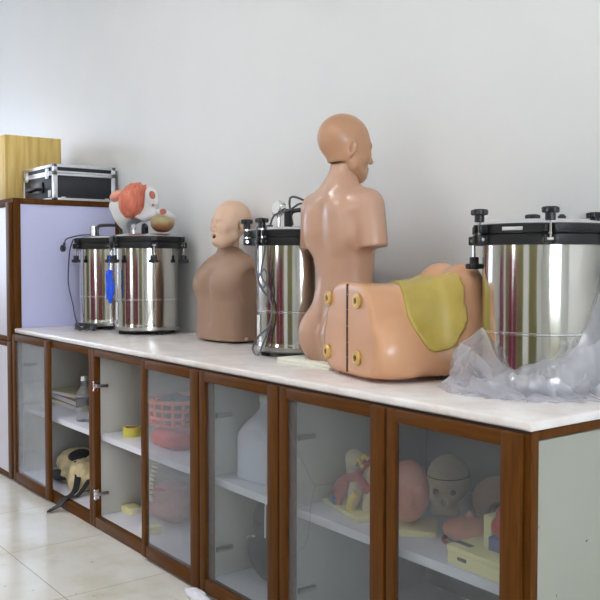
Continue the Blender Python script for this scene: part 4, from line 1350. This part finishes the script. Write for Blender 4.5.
t = thing('head_section', 'pinkish brown half head model with a dark hollow behind the pale box', 'anatomical model', (-1.70, 2.05, SH), math.radians(20))
t.scale = (0.85, 0.85, 0.68)
g = G((-0.12, -0.12, -0.01), (0.12, 0.12, 0.24), 0.006)
d = ell(g, (0, 0, 0.11), (0.095, 0.095, 0.105))
d = smax(d, -ell(g, (0.035, -0.085, 0.075), (0.045, 0.05, 0.05)), 0.01)
d = smax(d, -g.z, 0.006)
surf('skin_half', g, d, M['card_brown'], t)
q = MB(); q.ball((0.035, -0.055, 0.075), (0.042, 0.02, 0.046), 3)
q.build('dark_hollow', M['rubber'], t)

t = thing('breast_model', 'pink rounded flesh model lying on the shelf before the skull', 'anatomical model', (-1.645, 1.845, SH), math.radians(-10))
t.scale = (0.92, 0.92, 0.92)
g = G((-0.12, -0.09, -0.01), (0.12, 0.09, 0.12), 0.005)
d = ell(g, (0, 0, 0.040), (0.092, 0.065, 0.040), Matrix.Rotation(-0.12, 3, 'Y'))
d = smin(d, ell(g, (0.035, 0.0, 0.058), (0.05, 0.05, 0.030)), 0.02)
d = smin(d, cap(g, (0.02, -0.01, 0.085), (0.022, -0.01, 0.098), 0.009), 0.008)
d = smax(d, -g.z, 0.006)
surf('flesh', g, d, M['model_pink'], t)
MB().lathe([(0.070, 0.0), (0.078, 0.004), (0.078, 0.010), (0.070, 0.012)], seg=36).build('rim_ring', M['disc_core'], t)

t = thing('card_box', 'flat pale yellow box at the shelf front under a small organ model', 'box', (-1.447, 1.748, SH), math.radians(-4))
MB().box((-0.115, -0.075, 0), (0.13, 0.085, 0.034), 0.002).build('box_base', M['box_cream'], t)
MB().box((-0.117, -0.077, 0.0345), (0.132, 0.087, 0.050), 0.002).build('box_lid', M['box_cream'], t)
q = MB(); q.box((-0.075, -0.0785, 0.018), (-0.045, -0.0745, 0.026)); q.box((-0.115, -0.05, 0.0495), (-0.06, -0.03, 0.0506))
q.build('print_mark', M['print_grey'], t)
t = thing('organ_model', 'small red and pink organ model with a blue base on the pale box', 'anatomical model', (-1.445, 1.760, SH + 0.0506))
MB().box((-0.022, -0.035, 0), (0.045, 0.030, 0.036), 0.003).build('blue_base', M['model_blue'], t)
MB().box((-0.05, -0.022, 0), (-0.024, 0.026, 0.085), 0.004).build('cream_side', M['box_cream'], t)
g = G((-0.06, -0.06, 0.01), (0.08, 0.06, 0.14), 0.004)
d = ell(g, (0.008, -0.008, 0.062), (0.034, 0.032, 0.030))
d = smin(d, ell(g, (0.028, -0.004, 0.090), (0.026, 0.026, 0.022)), 0.006)
d = smin(d, ell(g, (0.0, 0.0, 0.096), (0.020, 0.022, 0.018)), 0.006)
surf('organ', g, d, M['model_red'], t)
t = thing('storage_tray', 'flat grey tray on the floor of the two-door end cabinet', 'tray', (-1.62, 1.98, FB))
q = MB()
q.box((-0.14, -0.11, 0), (0.14, 0.11, 0.006), 0.002)
q.box((-0.14, -0.11, 0), (-0.134, 0.11, 0.06), 0.002); q.box((0.134, -0.11, 0), (0.14, 0.11, 0.06), 0.002)
q.box((-0.14, -0.11, 0), (0.14, -0.104, 0.06), 0.002); q.box((-0.14, 0.104, 0), (0.14, 0.11, 0.06), 0.002)
q.build('tray_body', M['cord_grey'], t)
MB().box((-0.144, -0.114, 0.056), (0.144, -0.101, 0.062), 0.002).build('tray_lip', M['cord'], t)

# crumpled paper on the floor by the third door
g = G((-0.09, -0.04, -0.01), (0.11, 0.05, 0.06), 0.005)
k_ = (np.abs(g.x / 0.075) ** 2.5 + np.abs(g.y / 0.022) ** 2.5 + np.abs((g.z - 0.014) / 0.016) ** 2.5) ** 0.4
o = crumple('crumpled_paper', g, (k_ - 1) * 0.016, M['paper'], 0.012, 28, None, 8.0)
o.location = (-2.69, 1.576, 0.0)
tag(o, 'crumpled white paper scrap on the floor tiles against a cabinet door', 'paper')

# unseen maroon screens, added to put maroon stripes in the steel pot reflections
def screen(x, y, rz, lb):
    t = thing('added_screen', lb, 'screen', (x, y, 0), rz)
    for k in range(2):
        p = bpy.data.objects.new('screen_panel', None); C.objects.link(p); p.parent = t
        p.location = (k * 0.02, 0, 0); p.rotation_euler = (0, 0, 0.25 if k else PI - 0.25)
        f = MB()
        f.box((0.0, -0.012, 0.0), (0.025, 0.012, 1.30), 0.003); f.box((0.555, -0.012, 0.0), (0.58, 0.012, 1.30), 0.003)
        f.box((0.02, -0.012, 1.27), (0.56, 0.012, 1.30), 0.003); f.box((0.02, -0.012, 0.12), (0.56, 0.012, 0.15), 0.003)
        f.build('frame', M['steel_dull'], p)
        MB().box((0.024, -0.004, 0.149), (0.556, 0.004, 1.271)).build('fabric', M['maroon'], p)
screen(-4.5, -1.3, 0.1, 'two panel maroon folding screen added out of view to reflect in the corner pots')
screen(-2.6, -1.35, -0.1, 'two panel maroon folding screen added out of view, across from the mannequins, to reflect in the pots')

def curtain(x0, x1, lb):  # unseen curtains, added to darken and stripe the steel pot reflections
    b = bmesh.new()
    n = 90
    rows = []
    for i in range(n + 1):
        u = i / n
        x = x0 + (x1 - x0) * u
        y = YF + 0.09 + 0.035 * math.sin(u * (x1 - x0) * 48) + 0.01 * math.sin(u * 21)
        rows.append((b.verts.new((x, y, 0.04)), b.verts.new((x, y * 1.0 + 0.004, 2.8))))
    for A, Bq in zip(rows, rows[1:]):
        b.faces.new((A[0], Bq[0], Bq[1], A[1]))
    me = bpy.data.meshes.new('curtain'); b.to_mesh(me); b.free()
    o = link_mesh('curtain', me, M['curtain'], None, True, 60)
    md = o.modifiers.new('thickness', 'SOLIDIFY'); md.thickness = 0.004
    return tag(o, lb, 'curtain', 'olive curtains added for the pot reflections')
def sheer(y0, y1):  # added curtain, breaks the bright window reflection in the pots into stripes
    b = bmesh.new()
    n = 120
    rows = []
    for i in range(n + 1):
        u = i / n
        y = y0 + (y1 - y0) * u
        x = XR - 0.10 + 0.030 * math.sin(u * (y1 - y0) * 40) + 0.012 * math.sin(u * 17)
        rows.append((b.verts.new((x, y, 0.3)), b.verts.new((x + 0.004, y, 2.75))))
    for A, Bq in zip(rows, rows[1:]):
        b.faces.new((A[0], Bq[0], Bq[1], A[1]))
    me = bpy.data.meshes.new('added_sheer'); b.to_mesh(me); b.free()
    o = link_mesh('added_sheer', me, M['sheer'], None, True, 60)
    return tag(o, 'sheer cream curtain added over the unseen side window to soften its reflection', 'curtain')
sheer(-1.8, 0.8)
for x0, x1 in ((-8.2, -6.4), (-5.6, -3.8), (-2.8, -1.0), (0.2, 2.2)):
    curtain(x0, x1, 'long olive cream curtain added out of view to reflect in the pots')

# ------------------------------------------------------------------ world and view
wd = bpy.data.worlds.new('sky'); bpy.context.scene.world = wd
wd.use_nodes = True
bgn = wd.node_tree.nodes['Background']
bgn.inputs['Color'].default_value = (0.62, 0.76, 1.0, 1); bgn.inputs['Strength'].default_value = 0.6
s = bpy.context.scene
s.view_settings.view_transform = 'Standard'
s.view_settings.look = 'None'
s.view_settings.gamma = 1.0
s.view_settings.exposure = 0.08
s.view_settings.use_curve_mapping = False
s.cycles.use_denoising = True
s.cycles.max_bounces = 10
s.cycles.diffuse_bounces = 5
s.cycles.glossy_bounces = 4
s.cycles.transparent_max_bounces = 24
s.cycles.transmission_bounces = 6
s.cycles.caustics_reflective = False
s.cycles.caustics_refractive = False
s.cycles.sample_clamp_indirect = 6.0
